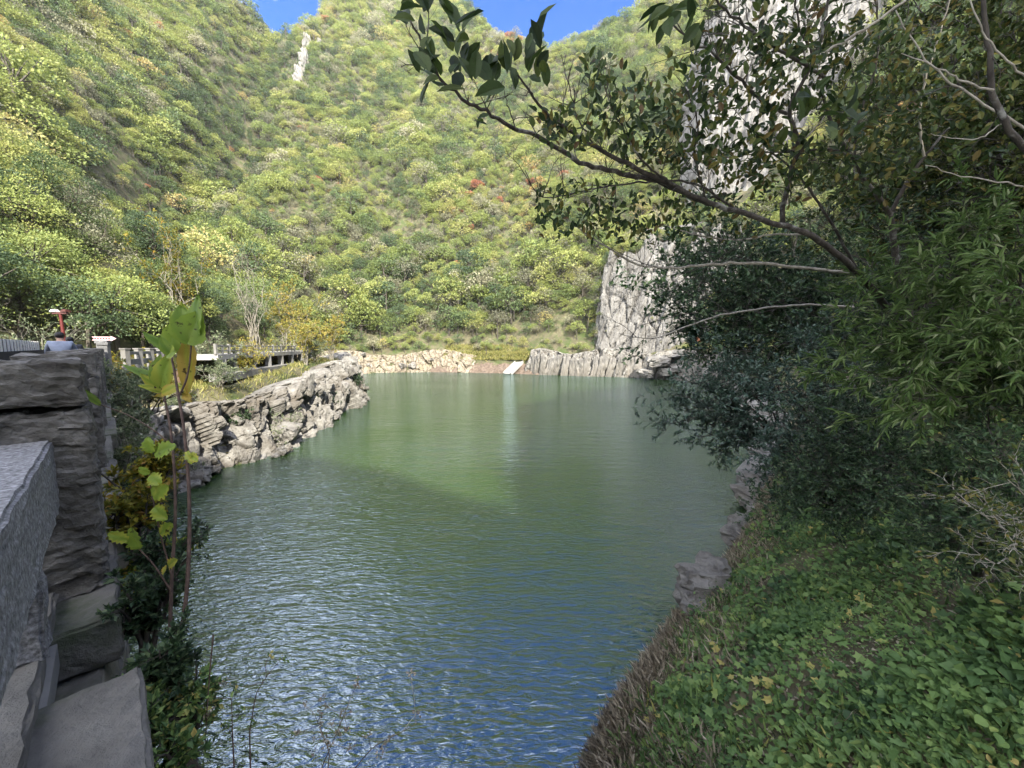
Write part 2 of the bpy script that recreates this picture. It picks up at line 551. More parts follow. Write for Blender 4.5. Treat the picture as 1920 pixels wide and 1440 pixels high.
RIDGE_U = np.array([-1500, -400, 0, 250, 400, 470, 530, 590, 604, 616, 640, 700, 760, 820, 880, 930, 980, 1030, 1080, 1130, 1190, 1225, 1300, 1500, 1920, 3500], float)
RIDGE_E = np.array([1.000, 1.120, 1.080, 0.980, 0.875, 0.793, 0.753, 0.713, 0.718, 0.763, 0.808, 0.853, 0.863, 0.848, 0.793, 0.728, 0.713, 0.696, 0.728, 0.743, 0.778, 0.803, 0.950, 1.100, 1.200, 1.000])
_A = (np.linspace(-900, 2900, 260) - 960) / F
_Y = np.linspace(24, 420, 200)
_gx, _gy = (_A[:, None] * _Y[None, :]), np.broadcast_to(_Y[None, :], (260, 200))
_z, _s, _e = raw_land(_gx.ravel(), _gy.ravel(), False)
_el = (_z / _gy.ravel()).reshape(260, 200)
_E = np.interp(_A * F + 960, RIDGE_U, RIDGE_E)
_hit = _el > _E[:, None]
RIDGE_Y = np.where(_hit.any(1), _Y[_hit.argmax(1)], 420.0)
RIDGE_Y = np.convolve(np.pad(RIDGE_Y, 2, mode='edge'), np.ones(5) / 5, 'valid')


def land(x, y):
    """height of the ground"""
    x = np.asarray(x, float); y = np.asarray(y, float)
    z, sd, e = raw_land(x, y)
    yy = np.maximum(y, 1.0)
    a = np.clip(x / yy, _A[0], _A[-1])
    R = np.interp(a, _A, RIDGE_Y); E = np.interp(a, _A, _E)
    cap = E * R - 0.8 * (y - R)
    z = np.where(y > R - 6, np.minimum(z, np.where(y > R, cap, np.maximum(cap, E * y + 2))), z)
    return z, sd, e, R


# ground sheet: rings round the viewpoint, fine near it and coarse far away
na, nr = 420, 300
ang = np.linspace(math.radians(-72), math.radians(80), na)
rad = 0.6 * (520 / 0.6) ** (np.linspace(0, 1, nr) ** 0.9)
gx = (np.sin(ang)[:, None] * rad[None, :]).ravel(); gy = (np.cos(ang)[:, None] * rad[None, :]).ravel()
gz, gsd, ge, _R = land(gx, gy)
dam_n = gx * BR_N[0] + gy * BR_N[1]; dam_s = gx * BR_D[0] + gy * BR_D[1]
gz = np.where((dam_n < 0.3) & (dam_s > -4) & (dam_s < 23), np.minimum(gz, -3.0), gz)     # the dam stands here
idx = np.arange(na * nr).reshape(na, nr)
quads = np.stack([idx[:-1, :-1], idx[1:, :-1], idx[1:, 1:], idx[:-1, 1:]], -1).reshape(-1, 4)[:, ::-1]
link("terrain", new_mesh("terrain", np.stack([gx, gy, gz], 1), quads, M_LITTER, smooth_shade=True), kind="structure")

# the mountain behind the viewpoint, whose shadow lies over the near bank
hx = np.linspace(-170, 420, 591)
prof = np.interp(hx, [-170, -20, 12, 22, 30, 36, 41, 46, 57, 125, 200, 300, 420], [10, 40, 74, 82.5, 86, 80, 74, 84, 105, 153, 150, 90, 40])
prof = prof + 2.2 * fbm(np.column_stack([hx / 9.0, hx * 0, hx * 0]), 3, 4) + RS.uniform(-1.3, 1.3, len(hx))
rows = []
for k, (yy, hh) in enumerate([(-14, .0), (-35, .25), (-60, .62), (-80, .92), (-90, 1.0), (-104, .93), (-140, .6), (-200, .1)]):
    q = np.stack([hx, np.full_like(hx, yy), -6 + (prof + 6) * hh], 1)
    if hh < 1:
        q[:, 2] += 3 * fbm(q / 15.0, 3, 40)
    rows.append(q)
rows = np.array(rows)
idx = np.arange(rows.shape[0] * rows.shape[1]).reshape(rows.shape[:2])
link("mountain_behind", new_mesh("mountain_behind", rows.reshape(-1, 3), np.stack([idx[:-1, :-1], idx[:-1, 1:], idx[1:, 1:], idx[1:, :-1]], -1).reshape(-1, 4), M_LITTER, smooth_shade=True), kind="structure")

# ------------------------------------------------------------------ water
nt = NT("lake_water")
tc = nt.n("ShaderNodeTexCoord")
mp = nt.n("ShaderNodeMapping"); mp.inputs["Rotation"].default_value = (0, 0, math.radians(8)); mp.inputs["Scale"].default_value = (0.8, 2.2, 1)
nt.l(tc.outputs["Object"], mp.inputs["Vector"])
n1 = nt.n("ShaderNodeTexNoise", i_Scale=3.4, i_Detail=3.0, i_Roughness=0.5, i_Distortion=0.4)
n2 = nt.n("ShaderNodeTexNoise", i_Scale=0.55, i_Detail=2.0)
n3 = nt.n("ShaderNodeTexNoise", i_Scale=0.06, i_Detail=2.0)
for q in (n1, n2):
    nt.l(mp.outputs[0], q.inputs["Vector"])
nt.l(tc.outputs["Object"], n3.inputs["Vector"])
ad = nt.n("ShaderNodeMath", operation='MULTIPLY_ADD', i_1=1.5); nt.l(n2.outputs[0], ad.inputs[0]); nt.l(n1.outputs[0], ad.inputs[2])
st = nt.n("ShaderNodeMapRange"); st.inputs[1].default_value = .35; st.inputs[2].default_value = .65; st.inputs[3].default_value = .5; st.inputs[4].default_value = 1.0
nt.l(n3.outputs[0], st.inputs[0])
bp = nt.n("ShaderNodeBump", i_Distance=0.085)
nt.l(st.outputs[0], bp.inputs["Strength"]); nt.l(ad.outputs[0], bp.inputs["Height"])
df = nt.n("ShaderNodeBsdfDiffuse"); df.inputs["Color"].default_value = (.027, .052, .013, 1)      # silt in the water
gl = nt.n("ShaderNodeBsdfGlossy", i_Roughness=0.06); gl.inputs["Color"].default_value = (.72, .85, 1.0, 1)
fr = nt.n("ShaderNodeFresnel", i_IOR=3.0)
mx = nt.n("ShaderNodeMixShader")
for q in (df, gl, fr):
    nt.l(bp.outputs[0], q.inputs["Normal"])
nt.l(fr.outputs[0], mx.inputs[0]); nt.l(df.outputs[0], mx.inputs[1]); nt.l(gl.outputs[0], mx.inputs[2])
nt.l(mx.outputs[0], nt.out.inputs["Surface"])
M_WATER = nt.m
link("lake_water", new_mesh("lake_water", [(-75, -6, WATER), (70, -6, WATER), (70, 130, WATER), (-75, 130, WATER)], np.array([(0, 1, 2, 3)]), M_WATER), kind="structure")

# ------------------------------------------------------------------ forest trees
# (hue of the leaves, height, crown width, crown height, lobes, leaf count, words, weight)
KINDS = [
    (0.06, 7.5, 4.6, 5.0, 8, "dark evergreen", 1.2), (0.24, 7.0, 5.0, 4.6, 9, "mid green round-headed", 1.8), (0.42, 6.6, 5.4, 4.0, 9, "yellow-green spreading", 2.4),
    (0.50, 7.2, 4.8, 4.6, 8, "light green broadleaf", 2.2), (0.62, 6.4, 5.2, 3.8, 9, "pale olive flat-topped", 1.9), (0.74, 6.6, 4.4, 4.4, 7, "straw-yellow thin-leaved", 0.9),
    (0.86, 6.0, 4.0, 4.0, 6, "golden orange", 0.13), (0.98, 4.6, 3.2, 3.0, 5, "russet red", 0.06), (0.16, 8.2, 4.2, 6.0, 8, "tall blue-green", 1.3), (0.33, 5.4, 4.6, 3.6, 7, "low bushy green", 1.6),
    (0.35, 7.0, 4.4, 4.4, 8, "grey-brown half-bare", 1.5), (0.75, 6.8, 5.0, 4.4, 9, "silvery pale green", 1.3)]
NK = len(KINDS)


def crown_geo(width, height, base, lobes, n, leaf, hue, sparse=0.0, seed=0):
    """leaf clumps over the upper side of many uneven lobes"""
    r = np.random.RandomState(seed)
    g = Geo()
    cen = []
    for k in range(lobes):
        a = k * 2.4 + r.rand()
        q = math.sqrt((k + 0.5) / lobes) * 0.40 * width * r.uniform(.75, 1.1)
        zc = base + height * (0.30 + 0.48 * (1 - (q / (0.40 * width)) ** 2) + r.uniform(-.2, .12))
        cen.append((q * math.cos(a), q * math.sin(a), zc, width * r.uniform(.13, .29)))
    per = n // lobes
    for cx, cy, cz, rr in cen:
        d = nrm(r.normal(0, 1, (per, 3)) + np.array((0, 0, .35)))
        rad_ = rr * (r.uniform(.45, 1.12, (per, 1)) ** .6)
        p = np.array((cx, cy, cz)) + d * rad_ * np.array((1, 1, .62))
        ax = nrm(d + r.normal(0, .7, (per, 3)))
        up = nrm(d * .5 + np.array((.15, -.3, .8)) + r.normal(0, .38, (per, 3)))
        s = r.uniform(.6, 1.35, per)
        t = np.clip(hue + r.normal(0, .055, per) + r.uniform(-.05, .05), 0, 1)
        leaves(p, ax, up, leaf * s, leaf * .62 * s, "kite", t, g)
    return g, cen


def trunk_geo(cen, base, h, rad_, seed):
    r = np.random.RandomState(seed + 99)
    pol = []
    top = np.array((r.uniform(-.4, .4), r.uniform(-.4, .4), h * .72))
    mid = np.array((r.uniform(-.25, .25), r.uniform(-.25, .25), h * .36))
    pol.append((np.array([(0, 0, -1.2), (0, 0, 0), mid, top]), np.array((rad_ * 1.3, rad_, rad_ * .7, rad_ * .25))))
    for cx, cy, cz, rr in cen:
        s = mid + (top - mid) * r.uniform(0, .7)
        e = np.array((cx, cy, cz + rr * .2))
        pol.append((np.array([s, (s + e) / 2 + r.normal(0, .15, 3), e]), np.array((rad_ * .5, rad_ * .33, rad_ * .1))))
    return tubes(pol, 4)


PROTO = bpy.data.collections.new("forest_tree_kinds")          # whole trees for the mass of the forest
CROWN, TRUNK = [], []
for level, (n, leaf) in enumerate(((1050, .33), (3900, .175))):
    for i, (hue, h, w, ch, lb, words_, wt) in enumerate(KINDS):
        sparse = .5 if i in (5, 6, 10) else 1.0
        fmat = M_FOREST2 if i >= 10 else M_FOREST
        w *= 1.22; ch = min(h * .92, ch * 1.3)
        cg, cen = crown_geo(w, ch, h - ch, lb + 4 * level, int(n * sparse), leaf, hue, seed=100 * level + i)
        tg = trunk_geo(cen, h - ch, h, .10 + .012 * h, 100 * level + i)
        cm = cg.mesh("crown", fmat); tm = tg.mesh("trunk", M_FARBARK)
        CROWN.append(cm); TRUNK.append(tm)
        V = np.concatenate(cg.v + tg.v); FT = [np.concatenate(q) for q in cg.f.values()]
        FT2 = [np.concatenate(q) + cg.n for q in tg.f.values()]
        fm = np.concatenate([np.zeros(len(f)) for f in FT] + [np.ones(len(f)) for f in FT2])
        me = new_mesh("forest_tree", V, FT + FT2, [fmat, M_FARBARK], {"tint": np.concatenate(cg.t + tg.t)}, face_mat=fm)
        o = bpy.data.objects.new("forest_tree_%02d" % (level * NK + i), me)
        PROTO.objects.link(o)

# where they stand
pts = []
for x0, x1, y0, y1, st in ((-330, 175, 12, 400, 2.55), (-330, 175, 60, 400, 2.9),):
    X, Y = np.meshgrid(np.arange(x0, x1, st), np.arange(y0, y1, st))
    X = X.ravel() + RS.uniform(-.5, .5, X.size) * st; Y = Y.ravel() + RS.uniform(-.5, .5, Y.size) * st
    pts.append(np.stack([X, Y], 1))
P = np.concatenate(pts)
z, sd, e, R = land(P[:, 0], P[:, 1])
u, v, d = pix(np.column_stack([P, z + 3]))
keep = (sd > 1) & (P[:, 1] < R + 7) & (u > -330) & (u < 2200) & (v > -420) & (d > 14)
left_bank = (P[:, 0] < 0) & (P[:, 1] < 75)
keep &= np.where(left_bank, e > 1.5, np.where((P[:, 0] > 8) & (P[:, 1] < 62), sd > 9, sd > 4.0))


def in_cliff(p):
    """the bare faces of rock that carry no trees"""
    return (((p[:, 0] > 23) & (p[:, 0] < 52) & (p[:, 1] > 98) & (p[:, 1] < 128)) |
            ((p[:, 0] > 64) & (p[:, 0] < 118) & (p[:, 1] > 122) & (p[:, 1] < 158)))


keep &= ~in_cliff(P)
second = np.arange(len(P)) >= len(pts[0])
keep &= ~second | (z > 55)                 # the steep upper slopes carry trees one above the other
P, z, sd, e = P[keep], z[keep], sd[keep], e[keep]
dist = np.sqrt((P ** 2).sum(1) + z ** 2)
# trees stand in drifts of a kind
pn = fbm(np.column_stack([P / 26.0, np.zeros(len(P))]), 3, 61)
wts = np.array([k[6] for k in KINDS]); cum = np.cumsum(wts) / wts.sum()
order = [0, 8, 1, 9, 10, 3, 2, 11, 4, 5, 6, 7]
cw = np.cumsum(wts[order]) / wts.sum()
pick = np.clip(.5 + .36 * pn + RS.normal(0, .18, len(P)), 0, .9999)
pick = np.where(RS.rand(len(P)) < .25, RS.rand(len(P)), pick)
kind = np.array(order)[np.searchsorted(cw, pick)]
scl = np.clip(RS.lognormal(-.28, .34, len(P)), .4, 1.7) * np.where(dist > 120, 1.12, 1.0) * np.where(sd < 9, .55, 1.0) * np.clip(1 + .42 * fbm(np.column_stack([P / 17.0, np.zeros(len(P))]), 2, 71), .55, 1.6)
rot = RS.uniform(0, 2 * math.pi, len(P))
near_ = dist < 65
scl = np.where(near_, np.minimum(scl, 1.1), scl)
kind = np.where(near_ & (kind == 11), 3, np.where(near_ & (kind == 4), 2, kind))
M_ = len(P)
print("forest trees", M_)

# the 300 that show largest are trees of their own
u, v, d = pix(np.column_stack([P, z + 3]))
vis = (u > 0) & (u < 1500) & (v > 0) & (v < 690)
rank = np.where(vis, scl / dist, 0)
# rows further up the slope hide behind their neighbours below: only the front of each patch counts
own = np.argsort(-rank)[:300]
is_own = np.zeros(M_, bool); is_own[own] = True
ORD = ["first", "second", "third", "fourth", "fifth", "sixth", "seventh", "eighth", "ninth", "tenth", "eleventh", "twelfth", "thirteenth", "fourteenth", "fifteenth", "sixteenth", "seventeenth", "eighteenth", "nineteenth", "twentieth"]


def ordinal(n):
    return ORD[n] if n < 20 else "%dth" % (n + 1) if (n + 1) % 10 not in (1, 2, 3) else "%d%s" % (n + 1, {1: "st", 2: "nd", 3: "rd"}[(n + 1) % 10])


zone = np.where(P[:, 0] < -24, np.where(P[:, 1] < 42, 0, np.where(P[:, 1] < 78, 1, 2)), np.where(P[:, 0] < 8, 3, 4))
ZW = ["on the near left slope", "behind the pillared walkway", "left of the far shore", "above the shore rocks ahead", "beside the far pale cliff"]
band = np.clip(((690 - v) / 75), 0, 8).astype(int)
BW = ["lowest row", "second row up", "third row up", "fourth row up", "fifth row up", "sixth row up", "seventh row up", "eighth row up", "ninth row up"]
for zo in range(5):
    for bd in range(9):
        for kd in range(NK):
            m = own[(zone[own] == zo) & (band[own] == bd) & (kind[own] == kd)]
            m = m[np.argsort(u[m])]
            for j, q in enumerate(m):
                which = "" if len(m) == 1 else ", %s from left" % ordinal(j)
                t = thing("forest_tree", "%s tree %s, %s%s" % (KINDS[kd][5], ZW[zo], BW[bd], which), "tree", (P[q, 0], P[q, 1], z[q]), rot[q], "forest trees on the mountain sides")
                t.scale = (scl[q],) * 3
                lv = NK if dist[q] < 95 else 0
                link("trunk", TRUNK[lv + kd], t); link("crown", CROWN[lv + kd], t)

# all the others: one mass
rest = ~is_own
me = new_mesh("forest", np.column_stack([P[rest], z[rest]]), [], M_FOREST, {"turn": rot[rest], "size": scl[rest]})
a = me.attributes.new("which", 'INT', 'POINT')
a.data.foreach_set("value", (kind[rest] + np.where(dist[rest] < 85, NK, 0)).astype(np.int32))
fo = link("forest", me, kind="stuff")
tag(fo, "dense green and yellow autumn forest covering the mountain sides", "forest")


def scatter_group(name, coll):
    ng = bpy.data.node_groups.new(name, 'GeometryNodeTree')
    ng.interface.new_socket("Geometry", in_out='INPUT', socket_type='NodeSocketGeometry')
    ng.interface.new_socket("Geometry", in_out='OUTPUT', socket_type='NodeSocketGeometry')
    N, L = ng.nodes, ng.links
    gi, go = N.new("NodeGroupInput"), N.new("NodeGroupOutput")
    ci = N.new("GeometryNodeCollectionInfo"); ci.inputs[0].default_value = coll
    ci.inputs["Separate Children"].default_value = True; ci.inputs["Reset Children"].default_value = True
    ip = N.new("GeometryNodeInstanceOnPoints"); ip.inputs["Pick Instance"].default_value = True
    def attr(nm, typ):
        q = N.new("GeometryNodeInputNamedAttribute"); q.data_type = typ; q.inputs["Name"].default_value = nm
        return q.outputs["Attribute"]
    cx = N.new("ShaderNodeCombineXYZ"); L.new(attr("turn", 'FLOAT'), cx.inputs[2])
    L.new(gi.outputs[0], ip.inputs["Points"]); L.new(ci.outputs[0], ip.inputs["Instance"])
    L.new(attr("which", 'INT'), ip.inputs["Instance Index"]); L.new(cx.outputs[0], ip.inputs["Rotation"]); L.new(attr("size", 'FLOAT'), ip.inputs["Scale"])
    L.new(ip.outputs[0], go.inputs[0])
    return ng


fo.modifiers.new("scatter", 'NODES').node_group = scatter_group("forest_scatter", PROTO)

# ------------------------------------------------------------------ bare rock: cliffs and boulders
def resample(poly, n):
    poly = np.asarray(poly, float)
    s = np.concatenate([[0], np.cumsum(np.linalg.norm(np.diff(poly, axis=0), axis=1))])
    t = np.linspace(0, s[-1], n)
    return np.stack([np.interp(t, s, poly[:, k]) for k in range(poly.shape[1])], 1), t / s[-1]


def cliff_sheet(poly, z0, height, lean, cap, amp, cell, ns, nt_, seed, shear=0.0, rough=0.3, drop=0.5):
    """a rock face over a base line (lake or open side on the line's right), its top rolled back into the hill"""
    B, q = resample(poly, ns)
    tan = nrm(np.gradient(B, axis=0))
    k = 9
    tan = nrm(np.stack([np.convolve(np.pad(tan[:, c], k, mode='edge'), np.ones(2 * k + 1) / (2 * k + 1), 'valid') for c in range(2)], 1))
    out = np.stack([tan[:, 1], -tan[:, 0]], 1)                      # to the right of the line
    H = height(q) if callable(height) else np.full(ns, float(height))
    Z0 = z0(q) if callable(z0) else np.full(ns, float(z0))
    t = np.linspace(0, 1, nt_)
    wall = np.clip(t / .80, 0, 1); roof = np.clip((t - .80) / .20, 0, 1)
    h = H[:, None] * wall[None, :]
    off = lean * h + cap * roof[None, :] ** 1.2
    X = B[:, 0, None] - out[:, 0, None] * off; Y = B[:, 1, None] - out[:, 1, None] * off
    Z = Z0[:, None] + h - drop * roof[None, :] ** 2 + .25 * np.sin(np.pi * roof)[None, :]
    Pt = np.stack([X, Y, Z], -1).reshape(-1, 3)
    Q = Pt.copy(); Q[:, 0] += shear * Q[:, 2]
    dsp = 0
    for m, (sc_, am) in enumerate(((1.0, 1.0), (.42, .46), (.19, .22))):
        d1, d2, val, o = worley(Q / (np.asarray(cell) * sc_), seed + 31 * m)
        rv = np.stack([_hash((val * 1e6).astype(np.int64), np.full(len(val), kk), np.zeros(len(val), int), seed) - .5 for kk in range(3)], 1)
        dsp = dsp + am * ((val - .45) + 1.9 * (o * rv).sum(1) - .45 * np.exp(-((d2 - d1) / .06) ** 2))
    dsp = amp * dsp + rough * amp * fbm(Q / (np.asarray(cell) * .5), 3, seed + 7)
    fade = np.broadcast_to(np.where(roof > 0, 1 - .8 * roof, 1)[None, :], (ns, nt_)).ravel()
    o3 = np.repeat(out, nt_, 0)
    Pt[:, :2] += o3 * (dsp * fade)[:, None]
    Pt[:, 2] += .35 * dsp * fade * np.repeat((wall > .02)[None, :], ns, 0).ravel()
    idx = np.arange(ns * nt_).reshape(ns, nt_)
    f = np.stack([idx[:-1, :-1], idx[1:, :-1], idx[1:, 1:], idx[:-1, 1:]], -1).reshape(-1, 4)
    return Pt, f, B, out


def boulder_mesh(seed, mat, n=7, stretch=(1, 1, 1), box=.55, name="rock"):
    """angular stone about 1 m across: a grid cube rounded a little and broken into flat faces"""
    L = np.linspace(-1, 1, n); vs, fs, c = [], [], 0
    for ax in range(3):
        for sg in (-1, 1):
            A, Bq = np.meshgrid(L, L, indexing='ij')
            p = np.zeros((n * n, 3)); p[:, ax] = sg; p[:, (ax + 1) % 3] = A.ravel(); p[:, (ax + 2) % 3] = Bq.ravel()
            i = np.arange(n * n).reshape(n, n)
            f = np.stack([i[:-1, :-1], i[1:, :-1], i[1:, 1:], i[:-1, 1:]], -1).reshape(-1, 4) + c
            vs.append(p); fs.append(f if sg > 0 else f[:, ::-1]); c += n * n
    p = np.concatenate(vs)
    p = p * box + nrm(p) * (1 - box) * 1.15
    d1, d2, val, o = worley(p * 1.15 + seed * 3.7, seed)
    p = p + nrm(p) * (.42 * (val - .5) - .12 * np.exp(-((d2 - d1) / .1) ** 2))[:, None] + .10 * np.stack([fbm(p * 2.2 + seed + k * 9, 2, seed + k) for k in range(3)], 1)
    p = p * .5 * np.asarray(stretch)
    return new_mesh(name, p, np.concatenate(fs), mat)


BOULD = [boulder_mesh(i, M_ROCK, stretch=(1, .85, .75)) for i in range(6)]
SLAB = [boulder_mesh(20 + i, M_ROCK, n=9, stretch=(.62, .7, 1.6), box=.8) for i in range(6)]
PALESLAB = [boulder_mesh(40 + i, M_PALEROCK, n=9, stretch=(.62, .7, 1.6), box=.75) for i in range(5)]


def place(name, mesh, parent, loc, size, rot=(0, 0, 0)):
    o = link(name, mesh, parent, loc)
    o.scale = (size, size, size) if np.isscalar(size) else tuple(size)
    o.rotation_euler = rot
    return o


# promontory on the left (base line walked so that the lake is on the right hand)
t = thing("promontory_cliff", "grey broken limestone cliff of the promontory below the pillared walkway", "cliff")
line = np.vstack([LAKE[0:12], [(-33, 66.5)]])
v_, f_, B_, o_ = cliff_sheet(line, WATER - .7, lambda q: np.interp(q, [0, .1, .3, .5, .68, .8, .86, 1], [4.6, 4.9, 5.2, 6.0, 6.9, 7.4, 7.2, 6.2]) + .25 * np.sin(q * 25), .20, 3.0, 1.0, (2.2, 2.2, 4.6), 640, 90, 3, shear=.3, rough=.25)
link("rock_face", new_mesh("rock_face", v_, f_, M_ROCK), t)
r = np.random.RandomState(5)
for k in range(30):
    i = r.randint(40, 500)
    c = B_[i] + o_[i] * r.uniform(-.5, .55)
    s = r.uniform(.4, 1.1)
    place("rock", BOULD[k % 6], t, (c[0], c[1], WATER + r.uniform(-.25, .5) + max(0, -.3)), (s, s * r.uniform(.7, 1.2), s * r.uniform(.6, 1.2)), (r.uniform(-.4, .4), r.uniform(-.4, .4), r.uniform(0, 6)))
for k in range(10):
    i = r.randint(60, 500)
    hh = r.uniform(1.2, 5.0)
    c = B_[i] - o_[i] * (.24 * hh - .25)
    s = r.uniform(.7, 1.6)
    place("rock", (SLAB + BOULD)[k % 12], t, (c[0], c[1], WATER + hh), (s, s, s * r.uniform(.8, 1.3)), (r.uniform(-.25, .25), r.uniform(-.25, .25), r.uniform(0, 6)))

# far shore: pale broken rocks on the left, tilted slabs on the right
t = thing("shore_rocks", "pale broken rock bank along the far shore left of the mud", "rock bank")
v_, f_, B_, o_ = cliff_sheet(LAKE[13:19], WATER - .6, lambda q: 6.6 + .9 * np.sin(q * 17), .5, 4.0, .8, (2.4, 2.4, 6.0), 300, 44, 11)
link("rock_face", new_mesh("rock_face", v_, f_, M_TANROCK), t)
for k in range(12):
    i = r.randint(90, 255); hh = r.uniform(0, 5.8)
    c = B_[i] - o_[i] * (.55 * hh - .2)
    s = r.uniform(.9, 2.4)
    place("rock", BOULD[k % 6], t, (c[0], c[1], WATER + hh), (s, s, s * r.uniform(.6, 1.1)), (r.uniform(-.4, .4), r.uniform(-.4, .4), r.uniform(0, 6)))

t = thing("slab_outcrop", "row of tilted pale rock slabs rising from the water under the white cliff", "rock outcrop")
line = np.array([(4.6, 113.5), (7.6, 109.6), (20.1, 104.1), (33.3, 99.6), (38.9, 94.0), (43.2, 86), (42.2, 74)])
v_, f_, B_, o_ = cliff_sheet(line, WATER - .6, lambda q: 7.2 + .8 * np.sin(q * 21), .10, 4.5, 1.2, (3.2, 3.2, 9.0), 300, 40, 17, shear=-.30)
link("rock_face", new_mesh("rock_face", v_, f_, M_ROCK), t)
for k in range(22):
    i = int(10 + k * 10.2 + r.uniform(-2, 2))
    c = B_[i] - o_[i] * .5
    w = r.uniform(1.8, 2.9)
    place("slab", SLAB[k % 6], t, (c[0], c[1], WATER + 2.3 + r.uniform(-.6, .4)), (w * 1.25, w * 1.1, 4.3 * r.uniform(.8, 1.12)), (r.uniform(-.06, .06), r.uniform(.12, .26), math.atan2(o_[i][1], o_[i][0]) + 1.57 + r.uniform(-.2, .2)))
# low rocks round a dark hollow at the right end
hc = at(1235, 690, 92)
for dx, dz, s in ((-2.8, -1.2, 3.4), (2.6, -1.0, 3.8), (0.2, 1.6, 4.6), (5.6, .2, 4.8), (8.5, 1.2, 5.2), (4.4, 3.2, 4.2)):
    place("rock", BOULD[int(abs(dx * 3)) % 6], t, hc + np.array((dx, 1.0, dz)), (s, s * 1.2, s * .62), (r.uniform(-.2, .2), r.uniform(-.2, .2), r.uniform(0, 6)))

t = thing("white_cliff", "tall white limestone cliff above the slabs on the far shore", "cliff")
line = np.array([(24.5, 124), (22.6, 115), (23.6, 109.5), (26.5, 107), (31, 105.5), (37, 103.5), (45, 99), (53, 95), (60, 96), (66, 104)])
v_, f_, B_, o_ = cliff_sheet(line, -3.2, lambda q: np.interp(q, [0, .2, .32, .45, .6, .8, 1], [20, 24, 29.5, 31.0, 31.5, 33, 33]) + 1.6 * np.sin(q * 31) + 1.1 * np.sin(q * 73 + 1), .13, 24.0, 1.0, (4.5, 4.5, 13.0), 260, 110, 23, shear=-.3, drop=-2)
link("rock_face", new_mesh("rock_face", v_, f_, M_PALEROCK), t)

CAPS = [v_.reshape(260, 110, 3)[20:250, 86:100].reshape(-1, 3)]
FACE = [v_.reshape(260, 110, 3)[20:250, 4:84].reshape(-1, 3), v_.reshape(260, 110, 3)[18:62, 2:86].reshape(-1, 3)]

t = thing("high_cliff", "high sunlit rock wall behind the leaning tree branches", "cliff")
line = np.array([(62, 168), (60, 150), (63, 137), (70, 131), (82, 128), (96, 126), (112, 124), (130, 126)])
v_, f_, B_, o_ = cliff_sheet(line, 50, lambda q: np.interp(q, [0, .25, .5, 1], [62, 68, 76, 80]), .16, 30.0, 1.7, (7, 7, 22.0), 220, 120, 29, shear=-.2, drop=-4)
link("rock_face", new_mesh("rock_face", v_, f_, M_PALEROCK), t)

CAPS.append(v_.reshape(220, 120, 3)[5:215, 94:108].reshape(-1, 3))
CAPS = [np.concatenate([CAPS[0][RS.choice(len(CAPS[0]), 130)], FACE[1][RS.choice(len(FACE[1]), 40)], FACE[0][RS.choice(len(FACE[0]), 22)]]), CAPS[1][RS.choice(len(CAPS[1]), 90)]]
for P_, lab in zip(CAPS, ("bushes growing along the top of the white cliff", "bushes growing along the top of the high rock wall")):
    n = len(P_)
    me = new_mesh("cliff_top_bushes", P_ - (0, 0, .4), [], M_FOREST, {"turn": RS.uniform(0, 6, n), "size": np.where(np.arange(n) >= 170, .22, 1.0) * RS.uniform(.3, .75, n)})
    me.attributes.new("which", 'INT', 'POINT').data.foreach_set("value", RS.choice([0, 1, 2, 3, 4, 8, 9, 10, 11], n).astype(np.int32))
    o = link("cliff_top_bushes", me, kind="stuff")
    tag(o, lab, "bushes")
    o.modifiers.new("scatter", 'NODES').node_group = fo.modifiers[0].node_group

# crag on the left edge of the middle mountain
t = thing("crag", "narrow pale crag on the left edge of the middle mountain", "rock outcrop")
for k, (uu, vv) in enumerate([(590, 152), (594, 140), (597, 128), (601, 116), (604, 104), (607, 92), (586, 164), (640, 104), (628, 92)]):
    aa = (uu - 960) / F
    ys = np.linspace(90, 330, 300); zs, _, _, _ = land(aa * ys, ys)
    el = zs / ys; cy = (720 - vv) / F
    want = (cy * math.cos(PITCH) - math.sin(PITCH)) / (math.cos(PITCH) + cy * math.sin(PITCH))
    hit = np.argmax(el > want) if (el > want).any() else 200
    s = 4.4 if k < 7 else 3.0
    place("rock", SLAB[k % 5], t, (aa * ys[hit], ys[hit] - 1.5, zs[hit] + 1.5), (s, s, s * 1.15), (r.uniform(-.15, .15), r.uniform(.05, .25), r.uniform(0, 6)))

# rocks along the near right bank
t = thing("bank_rocks", "weathered grey rocks along the waterline of the near right bank", "rock bank")
line = LAKE[25:35]
v_, f_, B_, o_ = cliff_sheet(line, WATER - .5, lambda q: np.interp(q, [0, .45, .56, .62, .70, .80, .86, .90, .94, 1], [3.4, 2.8, 2.6, 2.8, 1.0, .8, 1.5, 1.4, .5, .3]) + .15 * np.sin(q * 93 + 1), .30, 1.1, .40, (1.0, 1.0, 1.5), 560, 40, 37)
link("rock_face", new_mesh("rock_face", v_, f_, M_ROCK), t)
for (uu, vv, dd, s) in ((1318, 1090, 9.5, 1.1), (1300, 1118, 9.3, .8), (1335, 1068, 9.9, .9), (1310, 1140, 9.0, .7), (1425, 900, 20, 2.2), (1418, 930, 19, 1.8), (1438, 880, 22, 2.2), (1405, 985, 15.5, 1.2), (1385, 1010, 14.5, 1.0), (1450, 845, 26, 2.6), (1440, 800, 33, 3.0), (1430, 770, 40, 3.4)):
    place("rock", BOULD[int(uu) % 6], t, at(uu, vv, dd), (s, s, s * .8), (r.uniform(-.3, .3), r.uniform(-.3, .3), r.uniform(0, 6)))

